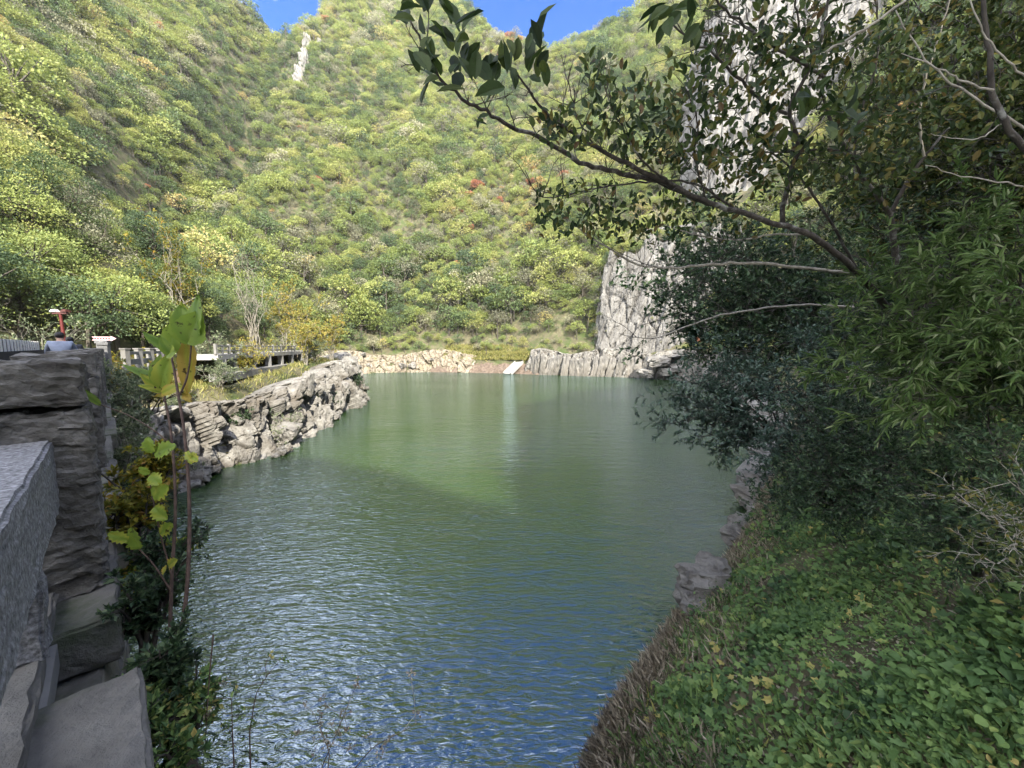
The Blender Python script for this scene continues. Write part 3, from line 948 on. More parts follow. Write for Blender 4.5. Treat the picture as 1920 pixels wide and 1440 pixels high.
# mud bank with the concrete chute
M_MUD = surf_mat("mud", [(0.3, (.07, .05, .038)), (0.55, (.13, .098, .075)), (0.8, (.22, .18, .14))], scale=1.6, bump=.8, dist=.08)
line = np.array([(-26, 121.0), (-24, 120.6), (-12, 118.2), (-1.6, 115.2), (7.6, 109.2), (9.5, 108.4)])
v_, f_, B_, o_ = cliff_sheet(line, WATER - .3, lambda q: np.interp(q, [0, .15, .5, 1], [3.0, 4.2, 4.4, 4.2]), 1.1, 4.0, .22, (1.8, 1.8, 1.8), 170, 26, 41)
link("mud_bank", new_mesh("mud_bank", v_, f_, M_MUD, smooth_shade=True), kind="structure")
M_CONC = surf_mat("pale_concrete", [(0.3, (.15, .145, .135)), (0.55, (.22, .215, .20)), (0.8, (.30, .295, .28))], scale=2.2, bump=.4, second=((.14, .135, .12), 1.1, .52, .7))
t = thing("concrete_chute", "pale concrete water chute running down the far mud bank", "chute")
M_CHUTE = surf_mat("bright_concrete", [(0.3, (.22, .215, .205)), (0.55, (.32, .315, .30)), (0.8, (.40, .395, .38))], scale=2.2, bump=.4)
a0, a1 = at(1008, 646, 123.5), at(951, 702, 113.0)
ax = a1 - a0; L_ = np.linalg.norm(ax); ax /= L_
sd_ = nrm(np.cross(ax, (0, 0, 1))); nn = np.cross(sd_, ax)
if nn[2] < 0:
    nn = -nn
for j in range(7):
    c = a0 + ax * L_ * (j + .5) / 7
    g = Geo(); g.add(box8(c, ax * (L_ / 14 - .03), sd_ * (1.15 + .02 * j), nn * .25), BOXF); link("slab", g.mesh("slab", M_CHUTE), t)
for s in (-1, 1):
    g = Geo(); g.add(box8((a0 + a1) / 2 + sd_ * s * 1.42 + nn * .15, ax * L_ / 2, sd_ * .16, nn * .42), BOXF); link("side_wall", g.mesh("side_wall", M_CHUTE), t)

# ------------------------------------------------------------------ the dam crest walkway and its stone parapets
M_STONE = surf_mat("parapet_stone", [(0.28, (.04, .036, .032)), (0.45, (.095, .09, .08)), (0.58, (.165, .158, .147)), (0.75, (.29, .28, .265))], scale=9.0, bump=.9, bscale=60, dist=.02, stretch=(1, 1, 1.8), tint=.12)
M_DRESS = surf_mat("dressed_stone", [(0.3, (.045, .045, .045)), (0.45, (.12, .12, .12)), (0.58, (.21, .21, .215)), (0.75, (.36, .36, .37))], scale=60.0, bump=.8, bscale=90, dist=.012, tint=.1)
M_WALLST = surf_mat("dam_stone", [(0.3, (.07, .067, .06)), (0.6, (.16, .154, .14)), (0.85, (.26, .25, .23))], scale=3.0, bump=.9, dist=.05, second=((.05, .065, .03), 1.6, .52, .66))
BZ = np.array((0, 0, 1.0)); BD = np.array((*BR_D, 0)); BN = np.array((*BR_N, 0))


def bridge_pt(s, n, z):
    return BD * s + BN * n + BZ * z


def stone_block(s0, s1, n0, n1, z0, z1, mat, seed, rough=.012, res=.05, name="stone"):
    """one hewn block: bevelled box with an uneven face"""
    c = bridge_pt((s0 + s1) / 2, (n0 + n1) / 2, (z0 + z1) / 2)
    half = np.array(((s1 - s0) / 2, (n1 - n0) / 2, (z1 - z0) / 2))
    vs, fs, cnt = [], [], 0
    for a in range(3):
        b_, c_ = (a + 1) % 3, (a + 2) % 3
        nb = int(np.clip(2 * half[b_] / res, 3, 56)); ncc = int(np.clip(2 * half[c_] / res, 3, 56))
        tb = np.sort(np.concatenate([np.linspace(-1, 1, nb + 1), [-1 + .012 / half[b_], 1 - .012 / half[b_]]]))
        tcx = np.sort(np.concatenate([np.linspace(-1, 1, ncc + 1), [-1 + .012 / half[c_], 1 - .012 / half[c_]]]))
        A, Bq = np.meshgrid(tb, tcx, indexing='ij')
        for sg in (-1, 1):
            p = np.zeros((A.size, 3)); p[:, a] = sg; p[:, b_] = A.ravel(); p[:, c_] = Bq.ravel()
            i = np.arange(A.size).reshape(A.shape)
            f = np.stack([i[:-1, :-1], i[1:, :-1], i[1:, 1:], i[:-1, 1:]], -1).reshape(-1, 4) + cnt
            vs.append(p); fs.append(f if sg > 0 else f[:, ::-1]); cnt += A.size
    p = np.concatenate(vs)
    edge = (np.abs(p) > .9999).sum(1)
    q = p * half
    inset = np.where(edge >= 2, .009, 0.0)
    q = q - np.sign(p) * (np.abs(p) > .9999) * inset[:, None]
    W = q[:, 0:1] * BD + q[:, 1:2] * BN + q[:, 2:3] * BZ
    ns_ = np.stack([fbm((q + seed * 1.7) * np.array((14, 14, 34)), 4, seed + 3 * k, .6) for k in range(3)], 1)
    W = W + (ns_[:, 0:1] * BD + ns_[:, 1:2] * BN + ns_[:, 2:3] * BZ) * rough
    me = new_mesh(name, W, np.concatenate(fs), mat, {"tint": np.full(len(W), random.random())})
    return me, c


def blk(parent, name, s0, s1, n0, n1, z0, z1, mat=None, seed=0, rough=.012, res=.06):
    me, c = stone_block(s0, s1, n0, n1, z0, z1, mat or M_STONE, seed, rough, res, name)
    return link(name, me, parent, c)


END = 23.4
DECK = -1.24
# dam body and deck
g = Geo(); g.add(box8(bridge_pt(9.3, -1.10, -6.0), BD * 14.3, BN * .95, BZ * 4.55), BOXF)
link("dam", g.mesh("dam", M_WALLST), kind="structure")
g = Geo(); g.add(box8(bridge_pt(9.3, -.95, DECK - .05), BD * 14.2, BN * .72, BZ * .05), BOXF)
link("dam_deck", g.mesh("dam_deck", M_CONC), kind="structure")

par = thing("stone_parapet", "rough hewn dark stone parapet along the lake side of the walkway", "parapet")
PIL = [2.75, 5.6, 8.5, 11.4, 14.3, 17.2, 20.1, 23.0]
for k, s in enumerate(PIL):
    rs = .016 if k < 1 else .05 if k < 2 else .14
    blk(par, "pillar_cap", s, s + .44, -.60, -.088, -.275, -.068, seed=k * 7 + 1, rough=.013, res=rs)
    blk(par, "pillar", s + .012, s + .43, -.585, -.082, -1.215, -.298, seed=k * 7 + 2, rough=.014, res=rs)
for k in range(-1, 7):
    s0 = PIL[k] + .42 if k >= 0 else -1.2
    s1 = PIL[k + 1] + .03
    rs = .05 if k < 1 else .14
    blk(par, "rail", s0, s1, -.42, -.205, -.76, -.43, M_DRESS, seed=k * 5 + 90, rough=.0045, res=.022 if k < 0 else .14)
    nb = 4
    for j in range(nb):
        sb = s0 + (s1 - s0) * (j + .5) / nb
        blk(par, "baluster", sb - .09, sb + .09, -.39, -.24, -1.17, -.75, M_DRESS if j % 2 else M_STONE, seed=k * 11 + j + 200, rough=.014, res=.07 if k < 1 else .2)
    blk(par, "plinth", s0, s1, -.44, -.245, -1.222, -1.16, M_WALLST, seed=k * 5 + 300, rough=.009, res=rs)
ledge = [(-.6, .85), (.88, 1.98), (2.42, 3.4), (3.43, 4.6), (4.64, 6.0), (6.05, 7.6), (7.65, 9.5), (9.55, 11.6), (11.65, 14), (14.05, 17), (17.05, 20), (20.05, 23.4)]
for k, (s0, s1) in enumerate(ledge):
    blk(par, "ledge_slab", s0, s1, -.30, -.015 + .03 * math.sin(k * 2.3), -1.42, -1.215, M_WALLST, seed=k + 400, rough=.007, res=.05 if k < 5 else .2)

# outer face of the dam below the ledge: courses of rubble stone near the viewpoint
dw = thing("dam_masonry", "mossy rubble stone face of the dam below the parapet", "retaining wall")
zc = -1.44
for row in range(12):
    hz = .30 + .12 * random.random()
    sx = -.8 + .35 * random.random()
    while sx < (11 if row < 8 else 8):
        wd = random.uniform(.4, .85)
        blk(dw, "stone", sx, sx + wd - .025, -.35, -.11 + random.uniform(-.03, .03), zc - hz + .02, zc, M_WALLST, seed=random.randrange(9999), rough=.02, res=.16)
        sx += wd
    zc -= hz

# opposite parapet: dark wall with white upright bars
op = thing("barred_parapet", "dark parapet with white upright bars on the far side of the walkway", "parapet")
M_DARKST = surf_mat("dark_stone", [(0.3, (.016, .017, .02)), (0.7, (.045, .045, .05))], scale=5, bump=.6)
M_WHITEP = surf_mat("white_paint", [(0.25, (.4, .39, .36)), (0.45, (.72, .71, .68)), (0.8, (.82, .81, .79))], scale=14, bump=.3, second=((.30, .28, .24), 7, .62, .7))
W0 = -1.62
g = Geo(); g.add(box8(bridge_pt(14, W0 - .10, -.72), BD * 9.4, BN * .09, BZ * .60), BOXF); link("wall", g.mesh("wall", M_DARKST), op)
g = Geo(); g.add(box8(bridge_pt(14, W0 - .17, .03), BD * 9.4, BN * .03, BZ * .155), BOXF); link("back_panel", g.mesh("back_panel", M_DARKST), op)
for j in range(34):
    sb = 5.2 + j * .53
    g = Geo(); g.add(box8(bridge_pt(sb, W0 - .132, .035), BD * .13, BN * .010, BZ * .155), BOXF); link("bar", g.mesh("bar", M_WHITEP), op)

# end post with the arrow sign, then the low stone railing along the bank path
ep = thing("end_post", "pale carved stone post at the far end of the parapet", "post")
for nm, n0, n1, z0, z1, w in (("shaft", -.26, .02, -1.4, .06, .14), ("cap", -.29, .05, .06, .17, .17), ("knob", -.2, -.04, .17, .27, .08)):
    blk(ep, nm, 23.75 - w, 23.75 + w, n0, n1, z0, z1, M_DRESS, seed=int(w * 1000), rough=.01, res=.1)
sp = at(193, 640, 17.2)
M_PINK = plain_mat("faded_sign_board", (.62, .40, .42), .5)
M_RED = plain_mat("red_paint", (.10, .018, .016), .5)
st = thing("sign_post", "short stone post carrying a faded pink arrow sign", "sign", (sp[0], sp[1], -1.4))
g = Geo(); g.add(box8((0, 0, .78), (.17, 0, 0), (0, .15, 0), (0, 0, .78)), BOXF); g.add(box8((0, 0, 1.60), (.21, 0, 0), (0, .18, 0), (0, 0, .05)), BOXF); link("post", g.mesh("post", M_DRESS), st)
hw, hh = .30, .085
arrow = np.array([(-hw - .06, -hh), (hw, -hh), (hw, -hh * 1.25), (hw + .17, 0), (hw, hh * 1.25), (hw, hh), (-hw - .06, hh), (-hw + .02, 0)])
A3 = np.vstack([np.column_stack([arrow[:, 0], np.full(8, y_), arrow[:, 1] + 1.76]) for y_ in (-.025, .025)])
g = Geo()
for i in range(8):
    j = (i + 1) % 8
    g.add(A3, np.array([(i, j, 8 + j, 8 + i)]))
for b0, flip in ((0, False), (8, True)):
    c_ = len(A3); V9 = np.vstack([A3, A3[b0:b0 + 8].mean(0)])
    g.add(V9, np.array([((b0 + i), (b0 + (i + 1) % 8), 16)[:: -1 if flip else 1] for i in range(8)]))
bd = link("arrow_board", g.mesh("arrow_board", M_PINK), st)
for j in range(6):
    g = Geo(); g.add(box8((-.24 + j * .095, -.030, 1.76), (.028, 0, 0), (0, .003, 0), (0, 0, .034)), BOXF); link("letter_mark", g.mesh("letter_mark", M_RED), bd)
st.rotation_euler[2] = .35

rl = thing("bank_railing", "low pale stone railing along the bank path beyond the sign", "railing")
p0, p1 = np.array((-17.9, 17.9)), np.array((-20.2, 22.8))
nP = 5
for j in range(nP):
    c = p0 + (p1 - p0) * j / (nP - 1)
    g = Geo(); g.add(box8((c[0], c[1], -.85), (.11, 0, 0), (0, .11, 0), (0, 0, .72)), BOXF); g.add(box8((c[0], c[1], -.10), (.14, 0, 0), (0, .14, 0), (0, 0, .03)), BOXF)
    link("post", g.mesh("post", M_CONC), rl)
    if j < nP - 1:
        c2 = p0 + (p1 - p0) * (j + 1) / (nP - 1); m = (c + c2) / 2; dv = (c2 - c) / 2
        for zz, hz in ((-.30, .07), (-.72, .13)):
            g = Geo(); g.add(box8((m[0], m[1], zz), (dv[0], dv[1], 0), nrm(np.array((-dv[1], dv[0], 0))) * .06, (0, 0, hz)), BOXF); link("rail", g.mesh("rail", M_CONC), rl)

# red lamp post
lp = at(121, 640, 19.5)
lm = thing("lamp_post", "dark red lamp post with a flat two-lamp head beyond the walkway", "lamp post", (lp[0], lp[1], -1.4))
M_LAMP = plain_mat("lamp_glass", (.75, .75, .72), .3)
M_LAMPD = plain_mat("lamp_metal", (.09, .035, .03), .4)
top = 3.05
lm_geo = tubes([(np.array([(0, 0, 0), (0, 0, 1.6), (-.06, 0, top)]), np.array((.085, .075, .06)))], 8)
link("pole", lm_geo.mesh("pole", M_RED, True), lm)
g = Geo(); g.add(box8((-.06, 0, top + .03), (.36, 0, 0), (0, .06, 0), (0, 0, .05)), BOXF); link("cross_arm", g.mesh("cross_arm", M_LAMPD), lm)
for sx in (-.33, .22):
    g = Geo(); g.add(box8((sx, 0, top + .12), (.13, 0, 0), (0, .12, 0), (0, 0, .035)), BOXF); g.add(box8((sx, 0, top + .18), (.09, 0, 0), (0, .09, 0), (0, 0, .03)), BOXF)
    link("lamp", g.mesh("lamp", M_LAMP if sx < 0 else M_LAMPD), lm)
g = Geo(); g.add(box8((0, 0, .08), (.16, 0, 0), (0, .16, 0), (0, 0, .08)), BOXF); link("base", g.mesh("base", M_LAMPD), lm)

# covered walkway on the promontory
gw = thing("pillared_walkway", "concrete walkway deck on stubby white pillars along the promontory", "walkway")
GP = np.array([(-21.9, 28.6), (-23.6, 33.5), (-25.4, 40.5), (-27.4, 48.0), (-29.2, 55.0), (-31.0, 60.0)])
GB, gq = resample(GP, 25)
tn = nrm(np.gradient(GB, axis=0)); ins = np.stack([-tn[:, 1], tn[:, 0]], 1)      # towards the hill
M_BROWNW = surf_mat("brown_wall", [(0.3, (.05, .034, .022)), (0.6, (.12, .082, .052)), (0.85, (.19, .14, .10))], scale=2.5, bump=.8, dist=.06)


def strip(o0, o1, z0, z1, mat, name, parent, i0=0, i1=25):
    g = Geo()
    b = GB[i0:i1]; n_ = ins[i0:i1]; k = len(b)
    ring = [np.column_stack([b + n_ * o, np.full(k, zz)]) for o, zz in ((o0, z0), (o1, z0), (o1, z1), (o0, z1))]
    v = np.concatenate(ring); f = []
    for a_ in range(4):
        c_ = (a_ + 1) % 4
        for i in range(k - 1):
            f.append((a_ * k + i, c_ * k + i, c_ * k + i + 1, a_ * k + i + 1))
    g.add(v, f); g.add(v, [(0, 3 * k, 2 * k, k), (k - 1, 2 * k - 1, 3 * k - 1, 4 * k - 1)])
    return link(name, g.mesh(name, mat), parent)


strip(-.12, 2.3, -.98, -.58, M_CHUTE, "deck", gw)
strip(2.05, 2.5, -2.6, -1.0, M_BROWNW, "back_wall", gw)
strip(-.75, .55, -2.6, -2.02, M_CONC, "kerb_ledge", gw)
for j in range(9):
    i = min(24, int(1 + j * 2.85))
    c = GB[i] + ins[i] * .12
    g = Geo(); g.add(box8((c[0], c[1], -1.5), (.21, 0, 0), (0, .21, 0), (0, 0, .53)), BOXF); link("pillar", g.mesh("pillar", M_CHUTE), gw)
for j in range(17):
    c = GB[j]
    big = j % 2 == 0
    hz = .40 if big else .36
    g = Geo(); g.add(box8((c[0], c[1], -.58 + hz), (.085 if big else .045, 0, 0), (0, .085 if big else .045, 0), (0, 0, hz)), BOXF); link("rail_post", g.mesh("rail_post", M_CONC), gw)
    if j < 16:
        c2 = GB[j + 1]; m = (c + c2) / 2; dv = (c2 - c) / 2
        for zz, hz in ((.05, .06), (-.32, .05)):
            g = Geo(); g.add(box8((m[0], m[1], zz), (dv[0], dv[1], 0), nrm(np.array((-dv[1], dv[0], 0))) * .05, (0, 0, hz)), BOXF); link("rail", g.mesh("rail", M_CONC), gw)

# ------------------------------------------------------------------ two walkers
M_SKIN = plain_mat("skin", (.42, .27, .20), .55)
M_HAIR = plain_mat("dark_hair", (.018, .015, .014), .5)
M_BLUEG = plain_mat("grey_blue_cloth", (.22, .25, .32), .8)
M_BLACK = plain_mat("dark_cloth", (.03, .032, .038), .8)


def skin_mesh(name, pts, edges, radii, mat, parent, root=0, sub=2):
    me = bpy.data.meshes.new(name); me.from_pydata([tuple(p) for p in pts], edges, []); me.materials.append(mat)
    o = link(name, me, parent)
    m = o.modifiers.new("skin", 'SKIN')
    for sv, rr in zip(me.skin_vertices[0].data, radii):
        sv.radius = (rr, rr) if np.isscalar(rr) else rr
    me.skin_vertices[0].data[root].use_root = True
    m.use_smooth_shade = True
    s = o.modifiers.new("subdivision", 'SUBSURF'); s.levels = sub; s.render_levels = sub
    return o


def person(loc, rz, label, cloth, trousers, bend, scale, arm):
    t = thing("person", label, "person", loc, rz, "walkers on the dam crest"); t.scale = (scale,) * 3
    b = bend                                          # how far the upper body leans forward (+y is forward)
    ch = (0, .32 * b, 1.28 - .10 * b); nk = (0, .46 * b, 1.45 - .16 * b); hd = (0, .56 * b + .02, 1.58 - .2 * b); tp = (0, .60 * b + .02, 1.70 - .22 * b)
    pts = [(0, 0, .95), (0, .12 * b, 1.1), ch, nk, hd, tp]
    ed = [(0, 1), (1, 2), (2, 3), (3, 4), (4, 5)]; ra = [.14, .135, (.17, .125), .058, .098, .075]
    for sg in (-1, 1):
        k = len(pts)
        pts += [(sg * .10, 0, .88), (sg * .11, .04, .48), (sg * .115, -.02, .09), (sg * .125, .13, .04)]
        ed += [(0, k), (k, k + 1), (k + 1, k + 2), (k + 2, k + 3)]; ra += [.095, .07, .048, .04]
        k = len(pts)
        sh = np.array((sg * .19, .36 * b, 1.38 - .14 * b)); el = sh + np.array((sg * .07, .10 + .1 * arm, -.27)); wr = el + np.array((-sg * .05, .20 * arm + .04, -.2 + .14 * arm)); hn = wr + np.array((0, .05, -.06))
        pts += [sh, el, wr, hn]; ed += [(2, k), (k, k + 1), (k + 1, k + 2), (k + 2, k + 3)]; ra += [.062, .05, .036, (.03, .04)]
    skin_mesh("body", pts, ed, ra, M_SKIN, t)
    J = [(0, 0, .84), (0, .12 * b, 1.1), ch, (0, .43 * b, 1.42 - .15 * b)]
    je = [(0, 1), (1, 2), (2, 3)]; jr = [(.175, .15), (.175, .155), (.17, .15), (.085, .085)]
    for sg in (-1, 1):
        k = len(J); sh = np.array((sg * .20, .36 * b, 1.385 - .14 * b)); el = sh + np.array((sg * .07, .10 + .1 * arm, -.27)); wr = el + np.array((-sg * .05, .20 * arm + .04, -.2 + .14 * arm))
        J += [sh, el, wr]; je += [(2, k), (k, k + 1), (k + 1, k + 2)]; jr += [.08, .066, .053]
    skin_mesh("jacket", J, je, jr, cloth, t)
    T = [(0, 0, .95)]; te = []; tr_ = [(.165, .14)]
    for sg in (-1, 1):
        k = len(T); T += [(sg * .10, 0, .86), (sg * .11, .04, .48), (sg * .115, -.02, .10)]; te += [(0, k), (k, k + 1), (k + 1, k + 2)]; tr_ += [.115, .085, .068]
    skin_mesh("trousers", T, te, tr_, trousers, t)
    H = [np.array(hd) + (0, -.05, -.05), np.array(hd) + (0, -.035, .06), np.array(tp) + (0, -.005, .02)]
    skin_mesh("hair", H, [(0, 1), (1, 2)], [.088, .118, .085], M_HAIR, t)
    return t


w1 = at(113, 650, 10.8); w2 = at(137, 650, 12.0)
person((w1[0], w1[1], DECK), math.radians(46), "walker in a grey-blue jacket seen from behind over the parapet", M_BLUEG, M_BLACK, .35, 1.0, .9)
person((w2[0], w2[1], DECK), math.radians(60), "walker in dark clothes bending beside the one in grey-blue", M_BLACK, M_BLACK, .55, .96, .6)

# ------------------------------------------------------------------ plants near the viewpoint
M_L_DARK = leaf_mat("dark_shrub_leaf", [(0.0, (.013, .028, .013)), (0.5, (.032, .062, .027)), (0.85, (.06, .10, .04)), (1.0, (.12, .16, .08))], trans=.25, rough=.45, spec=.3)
M_L_BLUE = leaf_mat("glossy_evergreen_leaf", [(0.0, (.015, .034, .022)), (0.6, (.038, .07, .045)), (1.0, (.09, .13, .095))], trans=.15, rough=.36, spec=.4)
M_L_WILLOW = leaf_mat("narrow_bright_leaf", [(0.0, (0.031, 0.062, 0.014)), (0.5, (0.076, 0.129, 0.031)), (0.9, (0.125, 0.181, 0.056)), (1.0, (0.251, 0.279, 0.153))], trans=.35)
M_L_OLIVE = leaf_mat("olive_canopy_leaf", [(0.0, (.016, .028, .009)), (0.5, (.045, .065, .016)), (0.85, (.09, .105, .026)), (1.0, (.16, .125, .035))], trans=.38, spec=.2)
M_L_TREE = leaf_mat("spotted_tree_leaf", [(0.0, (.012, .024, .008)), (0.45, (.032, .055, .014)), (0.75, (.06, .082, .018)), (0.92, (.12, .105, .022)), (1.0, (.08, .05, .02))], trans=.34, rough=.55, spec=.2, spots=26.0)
M_L_SAP = leaf_mat("sapling_leaf", [(0.0, (.11, .19, .03)), (0.5, (.21, .29, .04)), (0.8, (.36, .36, .05)), (1.0, (.40, .28, .05))], trans=.5, spots=30.0)
M_L_YEL = leaf_mat("yellowing_leaf", [(0.0, (.07, .10, .02)), (0.4, (.17, .17, .025)), (0.8, (.32, .27, .03)), (1.0, (.30, .16, .03))], trans=.45)
M_L_PALE = leaf_mat("pale_shrub_leaf", [(0.0, (.06, .085, .04)), (0.5, (.15, .19, .10)), (1.0, (.30, .32, .19))], trans=.35)
M_L_GOLD = leaf_mat("golden_leaf", [(0.0, (.17, .18, .04)), (0.4, (.29, .28, .06)), (0.8, (.40, .34, .08)), (1.0, (.42, .27, .07))], trans=.4)
M_L_COVER = leaf_mat("ground_cover_leaf", [(0.0, (.04, .08, .032)), (0.35, (.088, .16, .055)), (0.7, (.155, .245, .075)), (0.88, (.24, .32, .095)), (0.95, (.36, .35, .11)), (1.0, (.44, .35, .12))], trans=.38, spec=.25)
M_DRY = leaf_mat("dry_grass", [(0.0, (.13, .105, .075)), (0.5, (.27, .23, .165)), (1.0, (.44, .39, .30))], trans=.25, rough=.7)
M_DRYG = leaf_mat("autumn_grass", [(0.0, (.13, .15, .04)), (0.5, (.28, .28, .08)), (1.0, (.42, .37, .15))], trans=.3, rough=.7)


def bez(a, b, sag, n=9, wig=.03):
    """a limb from a to b that bows by the vector sag"""
    a, b = np.asarray(a, float), np.asarray(b, float)
    t = np.linspace(0, 1, n)[:, None]
    L = np.linalg.norm(b - a)
    p = a + (b - a) * t + 4 * t * (1 - t) * np.asarray(sag, float)
    w = RS.normal(0, wig * L, (n, 3)) * np.sin(np.pi * t)
    return p + w


def plant(name, label, cat, base, targets, r0, subs, sub_len, S, per, leaf, width, kind, lmat, bmat=None, droop=0., splay=.8, start=.3, group=None, upw=.8, sag=(0, 0, .1), bias=(0, 0, 0), sides=5):
    """limbs from the base to each target, side shoots along their outer part, leaves on the last twigs"""
    base = np.asarray(base, float)
    t = thing(name, label, cat, base, group=group)
    out = {"tubes": [], "twigs": []}
    for k, tg in enumerate(targets):
        L = np.linalg.norm(np.asarray(tg) - base)
        p = bez(base + RS.normal(0, .03 * L, 3) * (1, 1, 0), tg, np.asarray(sag) * L)
        rad_ = np.linspace(r0 * RS.uniform(.7, 1.1), max(.003, r0 * .12), len(p))
        out["tubes"].append((p, rad_))
        out["twigs"].append(p[-4:])
        dr = np.gradient(p, axis=0)
        for j in range(subs):
            f = start + (1 - start) * (j + RS.rand()) / subs
            i = min(int(f * (len(p) - 1)), len(p) - 2)
            q = p[i] + (p[i + 1] - p[i]) * (f * (len(p) - 1) - i)
            d = nrm(nrm(dr[i]) * .6 + RS.normal(0, .75, 3) + np.array(bias))
            grow(q, d, sub_len * RS.uniform(.6, 1.25), max(.0025, rad_[i] * .45), 0, S, out)
    link("branches", tubes(out["tubes"], sides).mesh("branches", bmat or M_BARK, True, base), t)
    if per:
        o = link("foliage", twig_leaves(out["twigs"], per, leaf, width, kind, droop, splay, upw).mesh("foliage", lmat, False, base), t)
        o["kind"] = "stuff"
    return t


S2 = [(5, .16, 5, .25, .75, .55, .02), (4, .2, 0, 0, 0, 0, 0.0)]
S3 = [(5, .16, 5, .2, .75, .55, .02), (4, .18, 4, .25, .75, .55, 0), (3, .2, 0, 0, 0, 0, 0)]


def A(*l):
    return [at(*q) for q in l]


# -- right bank, from far to near
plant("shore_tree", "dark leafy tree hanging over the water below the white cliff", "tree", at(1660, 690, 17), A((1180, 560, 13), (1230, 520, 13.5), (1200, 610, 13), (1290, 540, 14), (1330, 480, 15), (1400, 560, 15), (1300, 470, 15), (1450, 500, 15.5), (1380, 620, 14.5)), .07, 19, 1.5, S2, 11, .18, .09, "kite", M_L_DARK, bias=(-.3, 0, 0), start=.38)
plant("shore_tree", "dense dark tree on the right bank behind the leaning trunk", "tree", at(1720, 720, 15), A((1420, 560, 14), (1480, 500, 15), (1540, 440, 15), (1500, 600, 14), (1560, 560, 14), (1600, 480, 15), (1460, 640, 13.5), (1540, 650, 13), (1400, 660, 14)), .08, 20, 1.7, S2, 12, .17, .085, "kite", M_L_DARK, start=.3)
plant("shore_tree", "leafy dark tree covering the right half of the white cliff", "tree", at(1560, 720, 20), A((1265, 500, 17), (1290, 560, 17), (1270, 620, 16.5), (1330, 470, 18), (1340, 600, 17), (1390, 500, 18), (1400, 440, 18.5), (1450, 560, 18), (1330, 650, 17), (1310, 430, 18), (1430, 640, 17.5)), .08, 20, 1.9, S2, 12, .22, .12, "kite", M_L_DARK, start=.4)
plant("evergreen_shrub", "blue-green evergreen shrub drooping low over the water", "shrub", at(1475, 830, 12.5), A((1240, 795, 10.5), (1275, 770, 10.8), (1310, 820, 10.8), (1290, 715, 11.2), (1345, 690, 11.8), (1300, 650, 12), (1390, 650, 12.5), (1375, 810, 11.2), (1345, 840, 11), (1420, 700, 12), (1255, 740, 10.8), (1340, 745, 11.4)), .05, 19, .7, S2, 13, .105, .042, "blade", M_L_BLUE, start=.42, bias=(-.2, 0, 0), sag=(0, 0, .06))
plant("evergreen_shrub", "dark blue-green shrub at the water edge right of the drooping one", "shrub", at(1560, 900, 9.5), A((1440, 700, 9), (1470, 780, 8.6), (1450, 850, 8.4), (1520, 720, 9), (1500, 640, 9.6), (1560, 680, 9), (1530, 830, 8.2), (1470, 900, 8.6), (1600, 760, 8.6), (1560, 620, 9.6)), .05, 22, .85, S2, 12, .10, .045, "kite", M_L_BLUE, start=.3)
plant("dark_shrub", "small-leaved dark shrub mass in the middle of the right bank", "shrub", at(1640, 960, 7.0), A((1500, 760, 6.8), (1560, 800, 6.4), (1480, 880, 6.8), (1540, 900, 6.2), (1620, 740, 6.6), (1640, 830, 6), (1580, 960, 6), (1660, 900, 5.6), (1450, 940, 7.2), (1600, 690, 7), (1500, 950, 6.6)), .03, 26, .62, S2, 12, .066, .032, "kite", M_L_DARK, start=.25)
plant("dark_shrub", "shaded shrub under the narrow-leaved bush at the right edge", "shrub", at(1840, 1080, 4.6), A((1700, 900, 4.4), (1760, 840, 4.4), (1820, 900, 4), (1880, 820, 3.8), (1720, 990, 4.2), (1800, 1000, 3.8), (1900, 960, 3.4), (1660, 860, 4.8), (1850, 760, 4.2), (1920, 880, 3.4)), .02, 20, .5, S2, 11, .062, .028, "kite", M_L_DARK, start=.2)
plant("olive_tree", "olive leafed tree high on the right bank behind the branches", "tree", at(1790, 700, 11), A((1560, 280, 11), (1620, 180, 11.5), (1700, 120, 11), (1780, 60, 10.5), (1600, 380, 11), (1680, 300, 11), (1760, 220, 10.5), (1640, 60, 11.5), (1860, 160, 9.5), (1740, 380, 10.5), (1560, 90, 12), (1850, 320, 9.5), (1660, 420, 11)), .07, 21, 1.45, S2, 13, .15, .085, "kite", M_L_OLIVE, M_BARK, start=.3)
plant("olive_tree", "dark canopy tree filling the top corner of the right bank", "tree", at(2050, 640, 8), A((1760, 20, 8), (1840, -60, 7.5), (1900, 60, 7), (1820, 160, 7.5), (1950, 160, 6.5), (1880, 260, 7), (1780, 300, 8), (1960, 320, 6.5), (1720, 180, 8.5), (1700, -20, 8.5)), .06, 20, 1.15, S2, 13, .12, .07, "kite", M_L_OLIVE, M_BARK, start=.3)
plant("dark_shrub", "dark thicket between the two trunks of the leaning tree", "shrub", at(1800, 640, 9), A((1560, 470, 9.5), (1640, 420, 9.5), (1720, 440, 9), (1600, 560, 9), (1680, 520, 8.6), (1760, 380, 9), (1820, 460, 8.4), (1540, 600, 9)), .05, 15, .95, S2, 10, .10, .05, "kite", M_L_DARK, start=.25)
plant("narrow_leaved_bush", "bright green narrow-leaved bush at the right edge", "shrub", at(2010, 830, 4.4), A((1580, 590, 4.8), (1640, 530, 4.8), (1700, 480, 4.6), (1760, 450, 4.4), (1820, 420, 4.2), (1900, 400, 4.0), (1620, 650, 4.5), (1700, 600, 4.3), (1780, 560, 4.1), (1860, 520, 3.9), (1660, 710, 4.3), (1750, 680, 4.0), (1840, 640, 3.8), (1910, 600, 3.6), (1720, 760, 4.0), (1900, 700, 3.6), (1580, 700, 4.7)), .022, 15, .55, S2, 10, .125, .024, "blade", M_L_WILLOW, start=.28, droop=.25, splay=.55, sag=(0, 0, .12))
